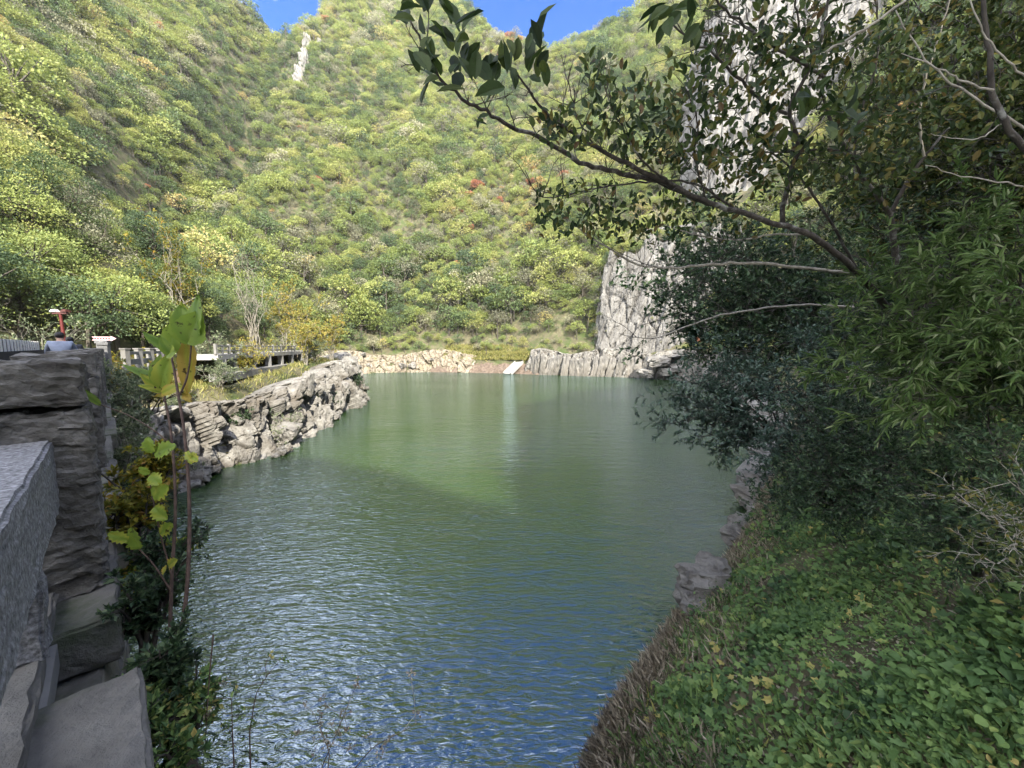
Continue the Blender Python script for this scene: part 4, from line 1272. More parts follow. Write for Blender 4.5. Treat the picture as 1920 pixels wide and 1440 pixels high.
plant("twiggy_shrub", "half-bare twiggy shrub in the lower right shade", "shrub", at(1960, 1120, 2.9), A((1790, 930, 2.8), (1840, 960, 2.6), (1890, 900, 2.6), (1820, 1040, 2.6), (1900, 1020, 2.4)), .008, 9, .28, S2, 4, .05, .022, "kite", M_L_OLIVE, M_PALEBARK, start=.3)

# -- the leaning tree with its long limbs over the water
tree = thing("leaning_tree", "dark-barked tree leaning out over the water with long bare limbs", "tree", at(1790, 760, 6.0))
TB = np.array(tree.location)


def limb(spec, d0, d1, r0, r1, name="limb", mat=None, wig=.0):
    px = np.array(spec, float)
    n = len(px)
    q = np.concatenate([[0], np.cumsum(np.linalg.norm(np.diff(px, axis=0), axis=1))]); q /= q[-1]
    P3 = np.array([at(a_, b_, d0 + (d1 - d0) * t_) for (a_, b_), t_ in zip(px, q)])
    s = np.linspace(0, 1, n * 4)
    # smooth the traced points
    pp = np.stack([np.interp(s, q, P3[:, k]) for k in range(3)], 1)
    for _ in range(2):
        pp[1:-1] = (pp[:-2] + 2 * pp[1:-1] + pp[2:]) / 4
    pp[1:-1] += RS.normal(0, .006, (len(pp) - 2, 3))
    g = tubes([(pp, np.linspace(r0, r1, len(pp)))], 8)
    link(name, g.mesh(name, mat or M_BARK, True, TB), tree)
    return pp


L1 = limb([(1790, 760), (1740, 680), (1682, 600), (1613, 515), (1570, 475), (1520, 438), (1467, 424), (1391, 398), (1329, 382), (1258, 347), (1200, 318), (1119, 278), (1040, 231), (1014, 202), (993, 170), (971, 141)], 6.0, 2.3, .052, .0055, "trunk")
L2 = limb([(1329, 382), (1224, 336), (1150, 322), (1087, 307), (1040, 272), (1007, 253), (971, 244), (925, 220), (884, 197), (848, 170), (819, 144), (790, 90), (770, 40)], 3.9, 2.0, .026, .005)
L3 = limb([(1467, 424), (1471, 369), (1489, 302), (1502, 271), (1475, 213), (1507, 151), (1529, 107), (1542, 58), (1555, -10)], 4.7, 3.8, .030, .012)
L4 = limb([(1529, 107), (1600, 71), (1693, 4), (1750, -40)], 4.0, 3.6, .016, .010, mat=M_PALEBARK)
L5 = limb([(1475, 213), (1422, 187), (1347, 107), (1324, 89), (1290, 70), (1255, 40)], 4.2, 3.0, .018, .006)
L6 = limb([(1564, 155), (1484, 107), (1413, 62), (1355, 13), (1330, -20)], 4.3, 3.2, .018, .008)
L7 = limb([(1720, 640), (1690, 540), (1677, 467), (1671, 400), (1627, 347), (1595, 289), (1560, 240), (1540, 170)], 6.2, 4.6, .055, .014)
L8 = limb([(1671, 400), (1690, 360), (1711, 329), (1733, 293), (1780, 240)], 5.6, 5.0, .028, .010)
L9 = limb([(1591, 513), (1511, 502), (1422, 493), (1347, 495), (1267, 502), (1200, 502), (1150, 470), (1100, 440), (1060, 410)], 5.3, 3.4, .024, .005, mat=M_PALEBARK)
L10 = limb([(1600, 576), (1511, 570), (1447, 576), (1342, 592), (1286, 612), (1220, 640), (1160, 625)], 6.4, 5.2, .022, .005, mat=M_PALEBARK)
L11 = limb([(1844, -20), (1853, 89), (1862, 169), (1880, 231), (1930, 290), (2000, 380)], 3.2, 3.6, .014, .030)
L12 = limb([(1862, 169), (1800, 150), (1740, 120), (1690, 100)], 3.3, 3.2, .009, .003, mat=M_PALEBARK)
L13 = limb([(1920, 240), (1820, 180), (1760, 140), (1700, 60), (1680, 20)], 3.9, 3.8, .012, .005, mat=M_PALEBARK)
L14 = limb([(1920, 350), (1800, 330), (1735, 310)], 3.7, 3.6, .007, .003, mat=M_PALEBARK)
L15 = limb([(1502, 271), (1569, 191), (1600, 138)], 4.5, 4.2, .010, .004, mat=M_PALEBARK)
L16 = limb([(1391, 398), (1330, 360), (1300, 340), (1240, 338), (1180, 345), (1120, 350), (1060, 365), (1010, 375), (985, 320)], 4.4, 3.0, .014, .003)
L17 = limb([(1258, 347), (1200, 300), (1160, 230), (1130, 160), (1125, 110)], 3.5, 2.6, .010, .003)
L18 = limb([(1329, 382), (1300, 300), (1310, 220), (1290, 170)], 4.0, 3.2, .011, .003)
L19 = limb([(1119, 278), (1080, 220), (1065, 150), (1075, 110)], 3.0, 2.6, .007, .002)
L20 = limb([(971, 244), (950, 200), (945, 165)], 2.3, 2.2, .004, .002)
L21 = limb([(1520, 438), (1440, 440), (1380, 452), (1300, 440), (1240, 420)], 5.0, 4.2, .014, .004, mat=M_PALEBARK)
L22 = limb([(1613, 515), (1560, 420), (1520, 360), (1500, 330), (1440, 280), (1400, 230)], 5.4, 4.4, .022, .006)
L23 = limb([(1595, 289), (1560, 280), (1520, 282), (1450, 285), (1400, 290), (1330, 300)], 4.8, 4.2, .014, .004)
L24 = limb([(1627, 347), (1600, 300), (1610, 220), (1640, 140), (1650, 60), (1640, -20)], 5.0, 4.2, .018, .006)
L25 = limb([(1733, 293), (1720, 220), (1740, 130), (1770, 40), (1790, -30)], 5.0, 4.2, .014, .006, mat=M_PALEBARK)
L26 = limb([(1880, 231), (1840, 260), (1790, 262), (1745, 250)], 3.5, 3.4, .006, .002, mat=M_PALEBARK)
L27 = limb([(1930, 150), (1870, 100), (1830, 40), (1815, -20)], 3.2, 3.0, .008, .004, mat=M_PALEBARK)
L28 = limb([(1529, 107), (1500, 60), (1490, 0), (1480, -40)], 4.0, 3.6, .012, .006)
out = {"tubes": [], "twigs": []}
for L_, n_, ln in ((L22, 14, .4), (L23, 10, .35), (L24, 14, .45), (L25, 10, .4), (L21, 10, .35), (L28, 8, .35), (L1, 26, .34), (L2, 16, .26), (L3, 16, .42), (L5, 14, .36), (L6, 14, .40), (L7, 14, .5), (L9, 16, .40), (L10, 14, .5), (L16, 16, .30), (L17, 9, .26), (L18, 9, .3), (L8, 6, .4), (L19, 5, .2), (L11, 12, .4), (L13, 8, .3), (L15, 6, .3)):
    for j in range(n_):
        f = RS.uniform(.25 if L_ is not L1 else .35, .98) * (len(L_) - 2); i = int(f)
        d = nrm(nrm(L_[i + 1] - L_[i]) * .7 + RS.normal(0, .6, 3) + np.array((0, 0, .25)))
        grow(L_[i], d, ln * RS.uniform(.6, 1.3), .005, 0, S2, out)
link("twigs", tubes(out["tubes"], 4).mesh("twigs", M_BARK, True, TB), tree)
# leaf sprays: (pixel, depth, spread px, count, leaf length m, big ones are single leaves)
lp_, la_, lu_, ll_, lt_ = [], [], [], [], []


def spray(uu, vv, d, su, sv, n, length, dirn=(0, 0, 1), wob=.55, tint=(0, .8)):
    for _ in range(n):
        p = at(uu + RS.uniform(-su, su), vv + RS.uniform(-sv, sv), d + RS.uniform(-.2, .2))
        lp_.append(p); la_.append(nrm(np.array(dirn) + RS.normal(0, wob, 3))); lu_.append(nrm(np.array((0, -.8, .5)) + RS.normal(0, .5, 3)))
        ll_.append(length * RS.uniform(.7, 1.2)); lt_.append(RS.uniform(*tint))


for args in ((785, 40, 2.0, 28, 34, 9, .155, (-.45, 0, .9)), (820, 110, 2.05, 34, 34, 13, .15, (-.2, 0, .95)), (862, 80, 2.05, 18, 40, 9, .15, (.1, 0, 1)), (845, 150, 2.1, 40, 20, 9, .14, (-.35, 0, .8)), (915, 145, 2.1, 38, 22, 13, .14, (.1, 0, .9)), (950, 120, 2.2, 22, 22, 6, .14, (.15, 0, 1)),
             (1000, 100, 2.3, 16, 55, 9, .15, (.1, 0, 1)), (1010, 150, 2.3, 22, 18, 6, .14, (.25, 0, .8)), (1270, 25, 2.6, 44, 28, 13, .15, (-.5, 0, -.6)), (1320, 50, 2.7, 24, 30, 6, .14, (-.2, 0, -.8)), (1540, 200, 3.6, 60, 36, 22, .17, (.1, 0, .7)), (1585, 225, 3.3, 24, 40, 10, .19, (.1, 0, .9)), (1455, 220, 3.8, 26, 30, 8, .17, (-.2, 0, -.5)), (910, 225, 2.2, 20, 10, 5, .07, (-.6, 0, -.3))):
    spray(*args)
n_big = len(lp_)
MORE = 1.5
for args in ((1120, 160, 2.6, 30, 50, 40, .085, (0, 0, 1)), (1160, 190, 2.8, 60, 60, 70, .085), (1040, 230, 2.6, 40, 35, 36, .08), (1080, 250, 2.8, 60, 35, 55, .085), (1210, 230, 3.1, 70, 60, 110, .10), (1290, 240, 3.4, 80, 70, 130, .10), (1380, 240, 3.7, 80, 80, 150, .11),
             (1300, 150, 3.3, 50, 50, 70, .11), (1400, 120, 3.7, 70, 60, 90, .12), (1480, 60, 3.8, 70, 60, 80, .12), (1350, 310, 4.0, 90, 30, 80, .10), (1460, 300, 4.4, 60, 60, 90, .12), (1560, 300, 4.5, 70, 50, 80, .13), (1620, 200, 4.2, 60, 70, 60, .12), (1640, 100, 3.9, 60, 60, 50, .12),
             (1025, 390, 3.0, 25, 35, 32, .075, (0, 0, .8)), (1080, 420, 3.2, 60, 30, 70, .08), (1150, 400, 3.4, 50, 30, 50, .08), (1190, 440, 3.5, 40, 25, 45, .085), (1110, 360, 3.2, 50, 20, 24, .07), (1240, 400, 3.8, 50, 40, 40, .09), (1700, 260, 4.6, 60, 80, 60, .13), (1230, 300, 3.4, 60, 25, 50, .09), (1500, 130, 4.2, 80, 80, 120, .13), (1420, 330, 4.4, 90, 60, 110, .11), (1380, 60, 3.8, 60, 60, 70, .12), (1640, 300, 4.8, 70, 90, 120, .13), (1720, 130, 4.4, 80, 90, 110, .13), (1820, 200, 4.2, 80, 110, 110, .12), (1580, 60, 4.2, 70, 70, 80, .13), (1340, 420, 4.6, 80, 40, 70, .10), (1300, 380, 4.4, 60, 40, 50, .09)):
    spray(*args[:5], int(args[5] * MORE), args[6] * .86, *(args[7:] or ((-.1, 0, .5),)), tint=(0, 1))
lp_, la_, lu_, ll_, lt_ = (np.array(q) for q in (lp_, la_, lu_, ll_, lt_))
sel = np.zeros(len(lp_), bool)
uu, vv, dd = pix(lp_)
size_px = np.where((uu > -20) & (uu < 1940) & (vv > -40), ll_ / dd, 0); size_px[:n_big] += 10
sel[np.argsort(-size_px)[:290]] = True
VAR = []
for k in range(24):        # two dozen leaves of different tint and cut, shared by the single leaves
    g = leaves([(0, 0, 0)], [(0, 1, 0)], [(0, RS.normal(0, .1), 1)], 1.0, RS.uniform(.40, .54), "oval", np.array([k / 26.0 + .02]))
    V = g.v[0]; V[:, 2] += RS.uniform(-.25, .1) * V[:, 1] ** 2 + RS.normal(0, .012, len(V))
    VAR.append(new_mesh("leaf", V, [np.concatenate(q) for q in g.f.values()], M_L_TREE, {"tint": g.t[0]}))
for i in np.where(sel)[0]:
    o = link("leaf", VAR[int(np.clip(lt_[i] * 24, 0, 23))], tree, lp_[i] - TB)
    a_ = Vector(la_[i]); n_ = Vector(lu_[i]); s_ = a_.cross(n_).normalized(); n_ = s_.cross(a_)
    import mathutils
    o.rotation_euler = mathutils.Matrix((s_, a_, n_)).transposed().to_euler()
    o.scale = (float(ll_[i]),) * 3
m = ~sel
link("foliage", leaves(lp_[m], la_[m], lu_[m], ll_[m], ll_[m] * .48, "oval", lt_[m]).mesh("foliage", M_L_TREE, False, TB), tree)["kind"] = "stuff"

# -- ground cover on the right bank
def sample_bank(n, r0, r1, seed, a0=-6, a1=66):
    rs = np.random.RandomState(seed)
    th = np.radians(rs.uniform(a0, a1, n)); rr = np.exp(rs.uniform(math.log(r0), math.log(r1), n))
    x, y = np.sin(th) * rr, np.cos(th) * rr
    z, sd, e, _ = land(x, y)
    return x, y, z, sd


x, y, z, sd = sample_bank(120000, 2.2, 24, 3)
pn = fbm(np.column_stack([x / 1.1, y / 1.1, z * 0]), 3, 77)
edge = smooth(.8, 1.9, sd + .5 * pn)
k = (sd > .5) & (RS.rand(len(x)) < edge * (.25 + .75 * np.clip(pn * 1.8 + .7, 0, 1)))
x, y, z, sd, pn = x[k], y[k], z[k], sd[k], pn[k]
r_ = np.hypot(x, y)
pz_ = fbm(np.column_stack([x / .75, y / .75, z * 0]), 3, 83)
hgt = np.abs(RS.normal(0, 1, len(x))) * (.05 + .16 * np.clip(pz_, 0, 1)) + .02 + .03 * np.clip(r_ / 8, 0, 1) * RS.rand(len(x))
P3 = np.column_stack([x, y, z + hgt])
siz = np.clip((.04 + .045 * RS.rand(len(x))) * (1 + 1.1 * np.clip(fbm(P3 / .9, 2, 90), -.5, .9)), .02, .17) * (1 + np.clip((r_ - 5) / 12, 0, 1.2))
tin = np.clip(.46 + .5 * fbm(P3 / .8, 2, 95) + RS.normal(0, .17, len(x)), 0, 1)
tin = np.where(tin > .93, np.where(RS.rand(len(x)) < .25, .99, .6), tin)
ax = RS.normal(0, 1, (len(x), 3)) * (1, 1, .45) + np.array((-.35, -.2, -.15)); up = RS.normal(0, .42, (len(x), 3)) + np.array((-.35, -.15, .9))
near = r_ < 5.5
cover = Geo()
leaves(P3[near], ax[near], up[near], siz[near], siz[near] * RS.uniform(.5, .95, near.sum()), "oval", tin[near], cover)
leaves(P3[~near], ax[~near], up[~near], siz[~near], siz[~near] * .72, "kite", tin[~near], cover)
nw = 9000
x, y, z, sd = sample_bank(nw, 2.2, 16, 47)
k = sd > 1.4; x, y, z = x[k], y[k], z[k]; n = len(x)
leaves(np.column_stack([x, y, z + RS.uniform(.04, .16, n)]), RS.normal(0, 1, (n, 3)) * (1, 1, .4) + np.array((-.3, -.2, 0)), RS.normal(0, .4, (n, 3)) + np.array((-.3, -.25, .9)), RS.uniform(.06, .15, n), RS.uniform(.05, .13, n), "lobed", np.clip(RS.normal(.6, .2, n), 0, .97), cover)
x, y, z, sd = sample_bank(22000, 2.2, 18, 48)
k = (sd > 1.0) & (fbm(np.column_stack([x / .9, y / .9, z * 0]), 2, 49) > -.1); x, y, z = x[k], y[k], z[k]; n = len(x)
leaves(np.column_stack([x, y, z]), RS.normal(0, .55, (n, 3)) + np.array((-.25, -.15, .8)), RS.normal(0, 1, (n, 3)), RS.uniform(.12, .34, n), RS.uniform(.006, .016, n), "blade", np.clip(RS.normal(.5, .25, n), 0, .95), cover)
o = link("ground_cover", cover.mesh("ground_cover", M_L_COVER), kind="stuff")
tag(o, "low leafy green creepers covering the near right bank", "ground cover")

# a few rambling stems with round leaves that stand above the carpet
for k, (uu, vv, d, n_, hue) in enumerate(((1500, 1290, 3.6, 10, "with yellowing round leaves"), (1420, 1360, 3.6, 9, "with pale yellow lowest leaves"), (1560, 1330, 3.2, 12, "with round grey-green leaves"), (1650, 1340, 2.9, 11, "with big dull green leaves"), (1450, 1230, 4.0, 10, "with lime green lobed leaves"), (1740, 1230, 3.0, 9, "beside the bare soil"))):
    b0 = at(uu, vv, d)
    gz_ = land([b0[0]], [b0[1]])[0][0]
    b0[2] = gz_
    t = thing("creeper", "creeper stem " + hue + " on the near bank", "creeper", b0, group="creepers on the near bank")
    out = {"tubes": [], "twigs": []}
    for j in range(n_):
        grow(b0 + RS.normal(0, .08, 3) * (1, 1, 0), (RS.normal(0, .7), RS.normal(0, .7), .55), RS.uniform(.25, .5), .003, 0, [(5, .25, 0, 0, 0, 0, -.06)], out)
        out["twigs"].append(out["tubes"][-1][0])
    link("stems", tubes(out["tubes"], 4).mesh("stems", M_DRY, False, b0), t)
    for tw in out["tubes"]:
        for f in (2, 3, 4, 5):
            q = tw[0][f]
            g = leaves([q], [RS.normal(0, 1, 3) * (1, 1, .4)], [RS.normal(0, .35, 3) + np.array((-.3, -.35, .9))], RS.uniform(.06, .10), RS.uniform(.055, .09), "lobed" if k == 4 else "oval", np.array([RS.uniform(.75, 1.0) if k < 2 and RS.rand() < .6 else RS.uniform(.3, .85)]))
            link("leaf", g.mesh("leaf", M_L_COVER, False, b0), t)

# dead stems standing among the creepers
for k, (uu, vv, d, lab) in enumerate(((1560, 1200, 4.2, "bare grey stem standing in the creepers, upper one"), (1480, 1420, 3.0, "bare stem rising among the lowest creepers"), (1700, 1400, 2.6, "thin dead stem among the dark leaves at the bottom"), (1380, 1180, 6.0, "dead stem by the edge of the bank"), (1800, 1300, 2.8, "dead twig over the bare soil at the right"), (1330, 1300, 5.0, "leaning dead stem over the dry grass"))):
    b0 = at(uu, vv, d); b0[2] = land([b0[0]], [b0[1]])[0][0]
    t = thing("withered_weed", lab, "dry plant", b0)
    out = {"tubes": [], "twigs": []}
    grow(b0, (RS.normal(0, .5), RS.normal(0, .5), 1), RS.uniform(.35, .6), .0045, 0, [(6, .16, 4, .3, .8, .5, 0), (4, .2, 0, 0, 0, 0, 0)], out)
    link("stem", tubes(out["tubes"], 5).mesh("stem", M_DRY, True, b0), t)

# dry grass along the edge of the bank
x, y, z, sd = sample_bank(150000, 4.5, 40, 9, -4, 42)
k = (sd > .25) & (sd < 1.75 + .9 * fbm(np.column_stack([x / 2, y / 2, z * 0]), 2, 15)) & (RS.rand(len(x)) < np.where(sd < 1.2, 1.0, .3))
x, y, z = x[k], y[k], z[k]; n = len(x)
grass = leaves(np.column_stack([x, y, z - .02]), RS.normal(0, .5, (n, 3)) + np.array((-.25, -.1, .9)), RS.normal(0, 1, (n, 3)), RS.uniform(.07, .30, n), RS.uniform(.0025, .005, n) * (1 + np.hypot(x, y) / 10), "blade")
o = link("dry_grass", grass.mesh("dry_grass", M_DRY), kind="stuff")
tag(o, "withered brown grass along the edge of the right bank", "dry grass")

# litter of fallen leaves and twigs on the soil
x, y, z, sd = sample_bank(9000, 2.2, 12, 31)
k = sd > 1.2; x, y, z = x[k], y[k], z[k]; n = len(x)
o = link("leaf_litter", leaves(np.column_stack([x, y, z + .02]), RS.normal(0, 1, (n, 3)) * (1, 1, .2), RS.normal(0, .25, (n, 3)) + np.array((0, 0, 1)), RS.uniform(.05, .1, n), RS.uniform(.02, .05, n), "kite").mesh("leaf_litter", M_DRY), kind="stuff")
tag(o, "brown fallen leaves scattered on the soil of the right bank", "leaf litter")

# -- far shore grass above the mud, and dry bushes on the promontory
mx_ = RS.uniform(-22, 8, 9000); my_ = np.interp(mx_, [-24, -12, -1.6, 7.6], [121, 118.7, 115.7, 110]) + RS.uniform(3.2, 8.0, 9000)
mz = land(mx_, my_)[0]
mz = np.maximum(mz, -3.9 + .12 * fbm(np.column_stack([mx_, my_, mz * 0]), 2, 8))
n = len(mx_)
o = link("shore_grass", leaves(np.column_stack([mx_, my_, mz - .2]), RS.normal(0, .4, (n, 3)) + np.array((0, -.1, .9)), RS.normal(0, 1, (n, 3)), RS.uniform(.5, 1.3, n), RS.uniform(.08, .2, n), "blade").mesh("shore_grass", M_DRYG), kind="stuff")
tag(o, "yellow-green grass strip above the far mud bank", "grass")
i_ = RS.randint(0, 24000, 24000)
px_ = RS.uniform(-40, -17, 60000); py_ = RS.uniform(16, 66, 60000)
pz, psd, pe, _ = land(px_, py_)
k = (psd > .9) & (psd < 13) & (RS.rand(len(px_)) < .35 + .5 * (fbm(np.column_stack([px_ / 2, py_ / 2, pz * 0]), 2, 18) > 0))
dpath = seg_dist(np.column_stack([px_, py_]), [tuple(q) for q in GP])[0]
k &= (dpath > 1.1) & (dpath < 30)
px_, py_, pz = px_[k], py_[k], pz[k]; n = len(px_)
o = link("bank_grass", leaves(np.column_stack([px_, py_, pz - .05]), RS.normal(0, .55, (n, 3)) + np.array((.1, -.15, .8)), RS.normal(0, 1, (n, 3)), RS.uniform(.2, .6, n), RS.uniform(.008, .022, n), "blade").mesh("bank_grass", M_DRYG), kind="stuff")
tag(o, "tawny grass on top of the left promontory", "grass")

# -- bushes and small trees on the promontory and by the bridge end
def ground(uv_d):
    p = at(*uv_d); p[2] = land([p[0]], [p[1]])[0][0]
    return p


def bush(uu, d, w, h, n, leaf, mat, label, name="bush", bm=None, cat="shrub", base=None, sparse=1.0):
    b0 = ground((uu, 690, d)) if base is None else np.asarray(base, float)
    tg = [b0 + np.array((RS.normal(0, .42) * w, RS.normal(0, .42) * w, h * RS.uniform(.45, 1.0))) for _ in range(n)]
    return plant(name, label, cat, b0 - np.array((0, 0, .1)), tg, .012 + .012 * min(h, 2.5) + .002 * h, 8, .32 * max(w, min(h, 5) * .5), S2, max(2, int(7 * sparse)), leaf, leaf * .5, "kite", mat, bm or M_PALEBARK, start=.35, sides=4)


bush(408, 27.5, 1.8, 2.0, 10, .13, M_L_PALE, "pale leafy bush before the first walkway pillar")
bush(450, 33, 1.6, 2.2, 9, .14, M_L_YEL, "yellowish bush before the second walkway pillar")
bush(590, 49, 2.2, 2.6, 9, .18, M_L_PALE, "pale bush at the dark end of the walkway")
bush(440, 27, 1.8, 1.2, 9, .16, M_L_DARK, "dark green bush on the rocks in front of the first pillar")
bush(500, 31, 1.9, 1.2, 9, .17, M_L_DARK, "dark bush on the cliff top below the walkway ledge")
bush(605, 44, 2.6, 1.6, 9, .2, M_L_DARK, "dark bush draped over the cliff top near the promontory tip")
bush(650, 53, 3.0, 2.0, 10, .22, M_L_DARK, "rounded dark bush on the tip of the promontory")
bush(560, 37, 1.8, 1.4, 8, .18, M_L_PALE, "pale straw-coloured bush right of the white sapling")
bush(575, 45, 3.0, 5.2, 11, .22, M_L_GOLD, "golden yellow tree beside the walkway railing", "golden_tree", cat="tree")
bush(620, 52, 3.4, 6.0, 11, .24, M_L_GOLD, "golden yellow tree near the end of the walkway", "golden_tree", cat="tree")
bush(545, 56, 4.0, 11.0, 13, .28, M_L_GOLD, "tall golden-brown tree behind the walkway", "golden_tree", cat="tree")
bush(530, 30, 1.5, 3.6, 8, .14, M_L_PALE, "slender white-stemmed sapling in front of the walkway", "white_sapling", cat="tree", sparse=.5)
bush(400, 31, 2.6, 4.0, 12, .16, M_L_PALE, "pale grey-green tree at the near end of the walkway", "pale_tree", cat="tree")
bush(470, 36, 2.4, 3.2, 9, .16, M_L_GOLD, "light yellow low tree over the middle of the walkway railing", "golden_tree", cat="tree")
bush(480, 48, 2.6, 13.0, 12, .2, M_L_PALE, "tall half-bare tree with pale branches behind the walkway", "bare_tree", cat="tree", sparse=.35)
bush(335, 38, 4.2, 12.0, 14, .24, M_L_YEL, "brownish yellow tree above the bank railing", "yellow_tree", cat="tree", sparse=.8)
bush(250, 26, 2.4, 2.6, 9, .15, M_L_YEL, "yellowish bush behind the bank railing")
bush(330, 24, 1.6, 1.4, 9, .12, M_L_PALE, "pale bush on the bank top left of the rock face")
bush(300, 21.5, 1.8, 1.6, 9, .11, M_L_PALE, "pale twiggy bush below the bank railing")
bush(60, 22, 3.0, 4.4, 13, .15, M_L_PALE, "pale bare-branched bush behind the barred parapet", "pale_bush", sparse=.6)
bush(10, 26, 3.2, 6.0, 13, .17, M_L_PALE, "tall pale-leaved tree at the left edge behind the barred parapet", "pale_tree", cat="tree", sparse=.8)
bush(140, 26, 2.6, 2.4, 10, .15, M_L_DARK, "dark bush behind the red lamp post")

# shrubs rooted in the dam face and on the bank below the sign
for k, (s, n_, zz, h, w, mat, lf, lab) in enumerate((
        (9.0, .25, -2.6, 1.3, .7, M_L_PALE, .07, "pale feathery shrub on the dam face below the far parapet"), (12.5, .4, -2.6, 1.7, 1.0, M_L_PALE, .09, "pale tall shrub on the dam face near the sign"),
        (15.5, .6, -2.4, 1.9, 1.3, M_L_PALE, .10, "sunlit shrub where the dam meets the bank"), (6.5, .2, -2.9, 1.2, .6, M_L_DARK, .06, "dark shrub on the dam face under the second pillar"),
        (18.5, .9, -2.6, 2.0, 1.4, M_L_YEL, .11, "sunlit yellowish shrub below the end post"), (10.5, .5, -4.6, 1.7, 1.1, M_L_DARK, .08, "dark shrub low on the dam face above the water"),
        (4.6, .15, -2.4, .95, .42, M_L_SAP, .05, "yellow-leaved shrub beside the saplings"), (7.6, .3, -4.2, 1.5, .8, M_L_DARK, .06, "dark shrub halfway down the dam face"))):
    b0 = bridge_pt(s, n_ - .2, zz)
    bush(0, 0, w, h, 12, lf, mat, lab, "dam_shrub", M_PALEBARK if k < 4 else M_BARK, base=b0)
for k, (uu, vv, d, w, h, mat, lab) in enumerate(((255, 1020, 2.5, .26, .42, M_L_YEL, "yellow-leaved plant against the ledge by the saplings"), (270, 1200, 1.9, .2, .34, M_L_DARK, "small fern-like plant on the ledge edge"), (310, 1330, 1.65, .2, .36, M_L_DARK, "dark leafy plant below the sapling stems"),
                                                  (360, 1420, 1.6, .2, .34, M_L_COVER, "leafy plant at the bottom edge beside the water"), (290, 930, 3.0, .3, .45, M_L_YEL, "yellow-green plant behind the sapling stems"), (300, 1110, 2.3, .26, .4, M_L_DARK, "dark plant hanging over the ledge below the yellow one"), (250, 1420, 1.5, .16, .26, M_L_COVER, "low green plant on the ledge slab at the bottom"))):
    p = at(uu, vv, d)
    bush(0, 0, w, h, 9, .034 if mat is not M_L_YEL else .045, mat, lab, "ledge_plant", M_BARK, base=p, sparse=.85)

# -- the two saplings with large leaves
M_STEM = surf_mat("sapling_stem", [(0.3, (.035, .022, .018)), (0.7, (.11, .075, .06))], scale=30, bump=.3)


def fine_leaf(a_, axis, face, w, ti, kd, base):
    """one large leaf: curved blade, raised ribs, notched edge"""
    L = np.linalg.norm(axis); A_ = axis / L
    S_ = nrm(np.cross(A_, np.asarray(face, float))); N_ = np.cross(S_, A_)
    nx, ny = 13, 19
    X, T = np.meshgrid(np.linspace(-1, 1, nx), np.linspace(0, 1, ny), indexing='ij')
    if kd == "lobed":
        prof = .5 * np.sin(np.pi * np.clip(T, .0, 1)) ** .55 * (.62 + .38 * np.cos(T * 2 * np.pi * 2.5 + .6) ** 2) + .004
    else:
        prof = .5 * np.sin(np.pi * T ** .78) ** .8 * (1 - .12 * T) + .004
    prof = prof * (1 + .05 * np.sin(T * 40 + ti * 50) + .04 * np.sin(T * 17 + ti * 9))
    curl, fold, twist = RS.uniform(-.34, .04), RS.uniform(.08, .30), RS.uniform(-.35, .35)
    back = .10 * (1 - T) ** 6 * np.abs(X) * (kd != "lobed")                     # heart-shaped foot
    xx = X * prof * w; yy = T - back - .08 * X ** 2 * prof
    zz = curl * T ** 2 + fold * np.abs(xx) + twist * xx * T + .006 * np.cos((T + np.abs(X) * .35) * 44) * np.abs(X) + .02 * np.sin(T * 9 + X * 3 + ti * 20) - .015 * np.exp(-(X / .10) ** 2)
    V = a_ + (S_ * xx[..., None] + A_ * yy[..., None] + N_ * zz[..., None]) * L
    idx = np.arange(nx * ny).reshape(nx, ny)
    f = np.stack([idx[:-1, :-1], idx[1:, :-1], idx[1:, 1:], idx[:-1, 1:]], -1).reshape(-1, 4)
    tt = np.clip(ti + .18 * (np.abs(X) ** 3) + RS.normal(0, .03) + .12 * np.sin(X * 4 + T * 5 + ti * 30), 0, 1)
    return new_mesh("leaf", V.reshape(-1, 3) - base, f, M_L_SAP, {"tint": tt.ravel()}, smooth_shade=True)


def sapling(label, stems, leafs, base, kind="oval"):
    t = thing("sapling", label, "sapling", base)
    for px, d0, d1, r0, r1 in stems:
        P3 = np.array([at(a_, b_, d0 + (d1 - d0) * i / (len(px) - 1)) for i, (a_, b_) in enumerate(px)])
        s = np.linspace(0, 1, len(px) * 4); q = np.linspace(0, 1, len(px))
        pp = np.stack([np.interp(s, q, P3[:, k]) for k in range(3)], 1)
        for _ in range(3):
            pp[1:-1] = (pp[:-2] + 2 * pp[1:-1] + pp[2:]) / 4
        link("stem", tubes([(pp, np.linspace(r0, r1, len(pp)))], 7).mesh("stem", M_STEM, True, base), t)
    for (u0, v0, u1, v1, d, w, ti, face, kd) in leafs:
        a_, b_ = at(u0, v0, d), at(u1, v1, d - .05)
        if kd == "lobed":
            b_ = a_ + (b_ - a_) * .68; ti = ti * .75
        link("leaf", fine_leaf(a_, b_ - a_, face, w, ti, kd, base), t)
    return t


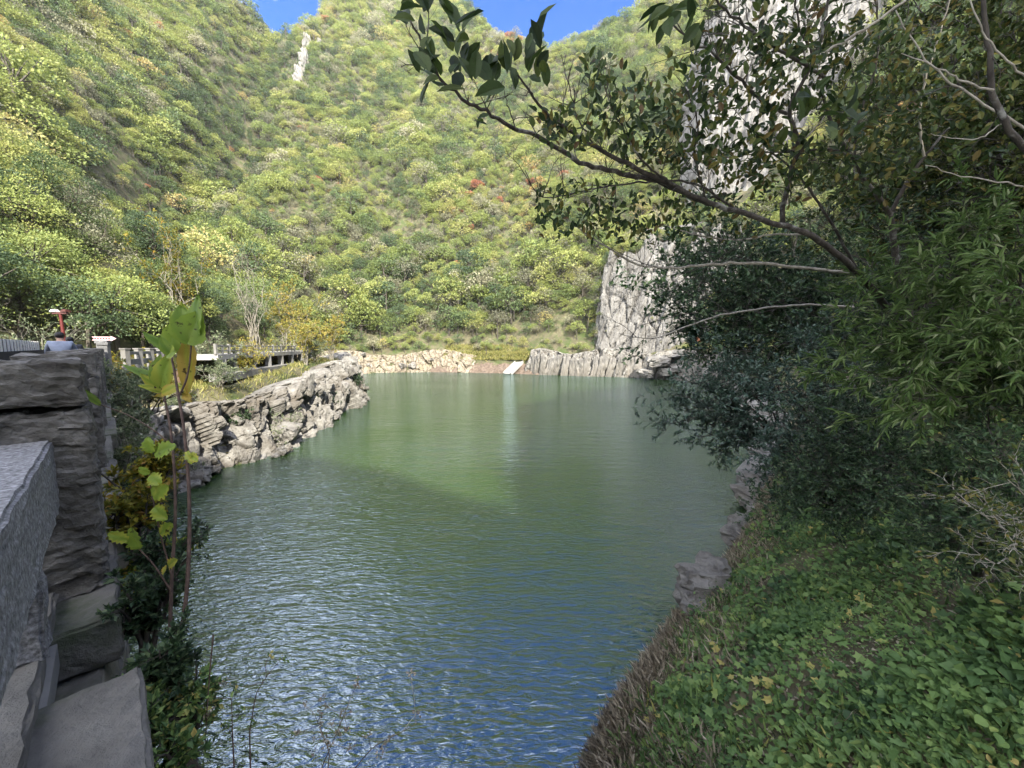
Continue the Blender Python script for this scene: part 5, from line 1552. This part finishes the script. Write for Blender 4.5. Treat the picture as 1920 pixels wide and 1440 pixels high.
sapling("sapling with large heart-shaped leaves at its two tips beside the parapet",
        [([(337, 1205), (350, 1120), (356, 1000), (354, 900), (345, 800), (333, 735), (326, 690), (318, 655)], 1.75, 1.95, .0095, .0045), ([(336, 742), (349, 715), (356, 680), (359, 637)], 1.92, 1.9, .005, .0035)],
        [(358, 640, 330, 572, 1.9, .78, .10, (.2, -1, .1), "oval"), (359, 638, 372, 552, 1.88, .62, .05, (-.4, -1, 0), "oval"), (356, 640, 318, 582, 1.93, .6, .55, (.1, -1, .6), "oval"), (352, 640, 366, 585, 1.86, .95, .22, (.3, -1, .1), "oval"), (360, 634, 340, 565, 1.96, .4, .6, (.8, -.7, .3), "oval"),
         (318, 660, 266, 622, 1.95, .42, .05, (-.1, -.4, .9), "oval"), (318, 662, 322, 600, 1.93, .55, .25, (.3, -1, .2), "oval"), (320, 665, 296, 632, 1.9, .6, .12, (0, -1, .4), "oval"), (316, 660, 328, 660, 1.9, .8, .45, (.4, -1, .2), "oval"),
         (352, 640, 348, 742, 1.97, .28, .95, (.6, -1, 0), "oval"), (356, 850, 378, 872, 1.85, .6, .88, (.2, -1, .3), "lobed"), (350, 845, 358, 880, 1.85, .5, .8, (.2, -1, .3), "lobed")],
        at(337, 1205, 1.75))
sapling("second sapling with yellowing leaves left of the taller one",
        [([(318, 1195), (322, 1080), (330, 960), (326, 860), (318, 790), (308, 745), (300, 715)], 1.85, 2.05, .0085, .004), ([(324, 835), (280, 800), (235, 775), (186, 758)], 1.95, 1.95, .0035, .002), ([(310, 750), (325, 740), (345, 735)], 2.0, 2.0, .003, .002), ([(322, 1080), (300, 1000), (285, 930), (280, 890)], 1.85, 1.8, .004, .002), ([(322, 1110), (290, 1060), (262, 1030), (240, 1015)], 1.8, 1.75, .004, .002)],
        [(300, 722, 236, 670, 2.05, .36, .05, (-.1, -.3, .9), "oval"), (300, 722, 285, 668, 2.0, .6, .2, (0, -1, .3), "oval"), (300, 722, 314, 664, 1.98, .55, .5, (.4, -1, .1), "oval"), (298, 730, 262, 700, 2.02, .45, .7, (0, -.7, .7), "oval"), (300, 735, 258, 718, 2.0, .4, .6, (0, -.6, .8), "oval"), (304, 735, 330, 722, 1.98, .5, .75, (0, -1, .4), "oval"),
         (306, 742, 292, 742, 2.0, .6, .9, (.2, -1, .2), "oval"), (186, 758, 152, 728, 1.95, .34, .15, (.3, -.6, .8), "oval"), (345, 735, 352, 752, 2.0, .5, .99, (.2, -1, 0), "oval"),
         (285, 850, 262, 812, 1.85, .9, .45, (0, -1, .5), "lobed"), (290, 850, 332, 830, 1.85, .8, .35, (.2, -1, .4), "lobed"), (280, 890, 250, 872, 1.8, .8, .55, (0, -1, .5), "lobed"), (282, 890, 300, 915, 1.8, .9, .65, (.2, -1, .3), "lobed"), (285, 930, 318, 905, 1.8, .9, .6, (0, -1, .3), "lobed"), (290, 950, 312, 985, 1.8, .9, .7, (.2, -1, .3), "lobed"),
         (262, 1030, 224, 980, 1.75, .8, .5, (0, -1, .4), "lobed"), (240, 1015, 186, 990, 1.72, .7, .7, (.2, -1, .4), "lobed"), (300, 1000, 330, 975, 1.8, .7, .7, (0, -1, .3), "lobed"), (310, 1060, 302, 1085, 1.8, .7, .95, (0, -1, .3), "lobed"), (315, 1060, 328, 1050, 1.8, .8, .97, (0, -1, .3), "lobed")],
        at(318, 1195, 1.85))

# -- dead stalks against the water at the bottom
for k, (px, d, heads, lab) in enumerate(((((440, 1460), (436, 1380), (434, 1310)), 1.55, 3, "bare dark stalk in front of the bluest water, the left one"), (((470, 1460), (468, 1370), (480, 1300), (505, 1260)), 1.6, 4, "thin forked stalk with a withered leaf by the left bank"),
                                         (((612, 1470), (618, 1410), (602, 1370), (590, 1340)), 2.0, 9, "dry seed stalk with pale tufts, bent to the left"), (((590, 1470), (620, 1400), (650, 1330)), 2.1, 10, "dry seed stalk with pale tufts leaning to the upright"), (((640, 1470), (700, 1400), (780, 1358)), 2.0, 6, "long pale straw reaching out over the blue water"),
                                         (((400, 1190), (395, 1240), (388, 1330), (385, 1400)), 1.6, 2, "bent brown twig hooked over the water beside the saplings"))):
    b0 = at(*px[0], d)
    t = thing("dead_stalk", lab, "dry plant", b0)
    P3 = np.array([at(a_, b_, d) for a_, b_ in px]); s = np.linspace(0, 1, 14)
    pp = np.stack([np.interp(s, np.linspace(0, 1, len(px)), P3[:, c]) for c in range(3)], 1)
    pol = [(pp, np.linspace(.0035, .0012, 14))]
    pos = []
    for j in range(heads):
        i = RS.randint(6, 14)
        e_ = pp[i] + RS.normal(0, .045, 3) * d / 1.6 + np.array((0, 0, .03)); pol.append((np.array([pp[i], (pp[i] + e_) / 2 + RS.normal(0, .005, 3), e_]), np.array((.0015, .0012, .0008))))
        pos += [e_ + RS.normal(0, .008, 3) for _ in range(9)]
    link("stem", tubes(pol, 5).mesh("stem", M_STEM if k in (0, 1, 5) else M_DRY, True, b0), t)
    pos = np.array(pos); n = len(pos)
    link("seed_head", leaves(pos, RS.normal(0, 1, (n, 3)), RS.normal(0, 1, (n, 3)), RS.uniform(.012, .026, n), RS.uniform(.008, .014, n), "kite").mesh("seed_head", M_DRY if k > 1 else M_L_COVER, False, b0), t)["kind"] = "stuff"

# ------------------------------------------------------------------ thin bright air over the valley
nt = NT("valley_haze")
pv = nt.n("ShaderNodeVolumePrincipled")
pv.inputs["Color"].default_value = (.92, .95, 1.0, 1)
pv.inputs["Density"].default_value = 0.00012
pv.inputs["Anisotropy"].default_value = 0.1
nt.l(pv.outputs[0], nt.out.inputs["Volume"])
g = Geo(); g.add(box8((30, 160, 160), (480, 0, 0), (0, 380, 0), (0, 0, 173)), BOXF)
hz_ = link("haze", g.mesh("haze", nt.m), kind="stuff")
tag(hz_, "thin pale haze hanging in the valley air", "haze")
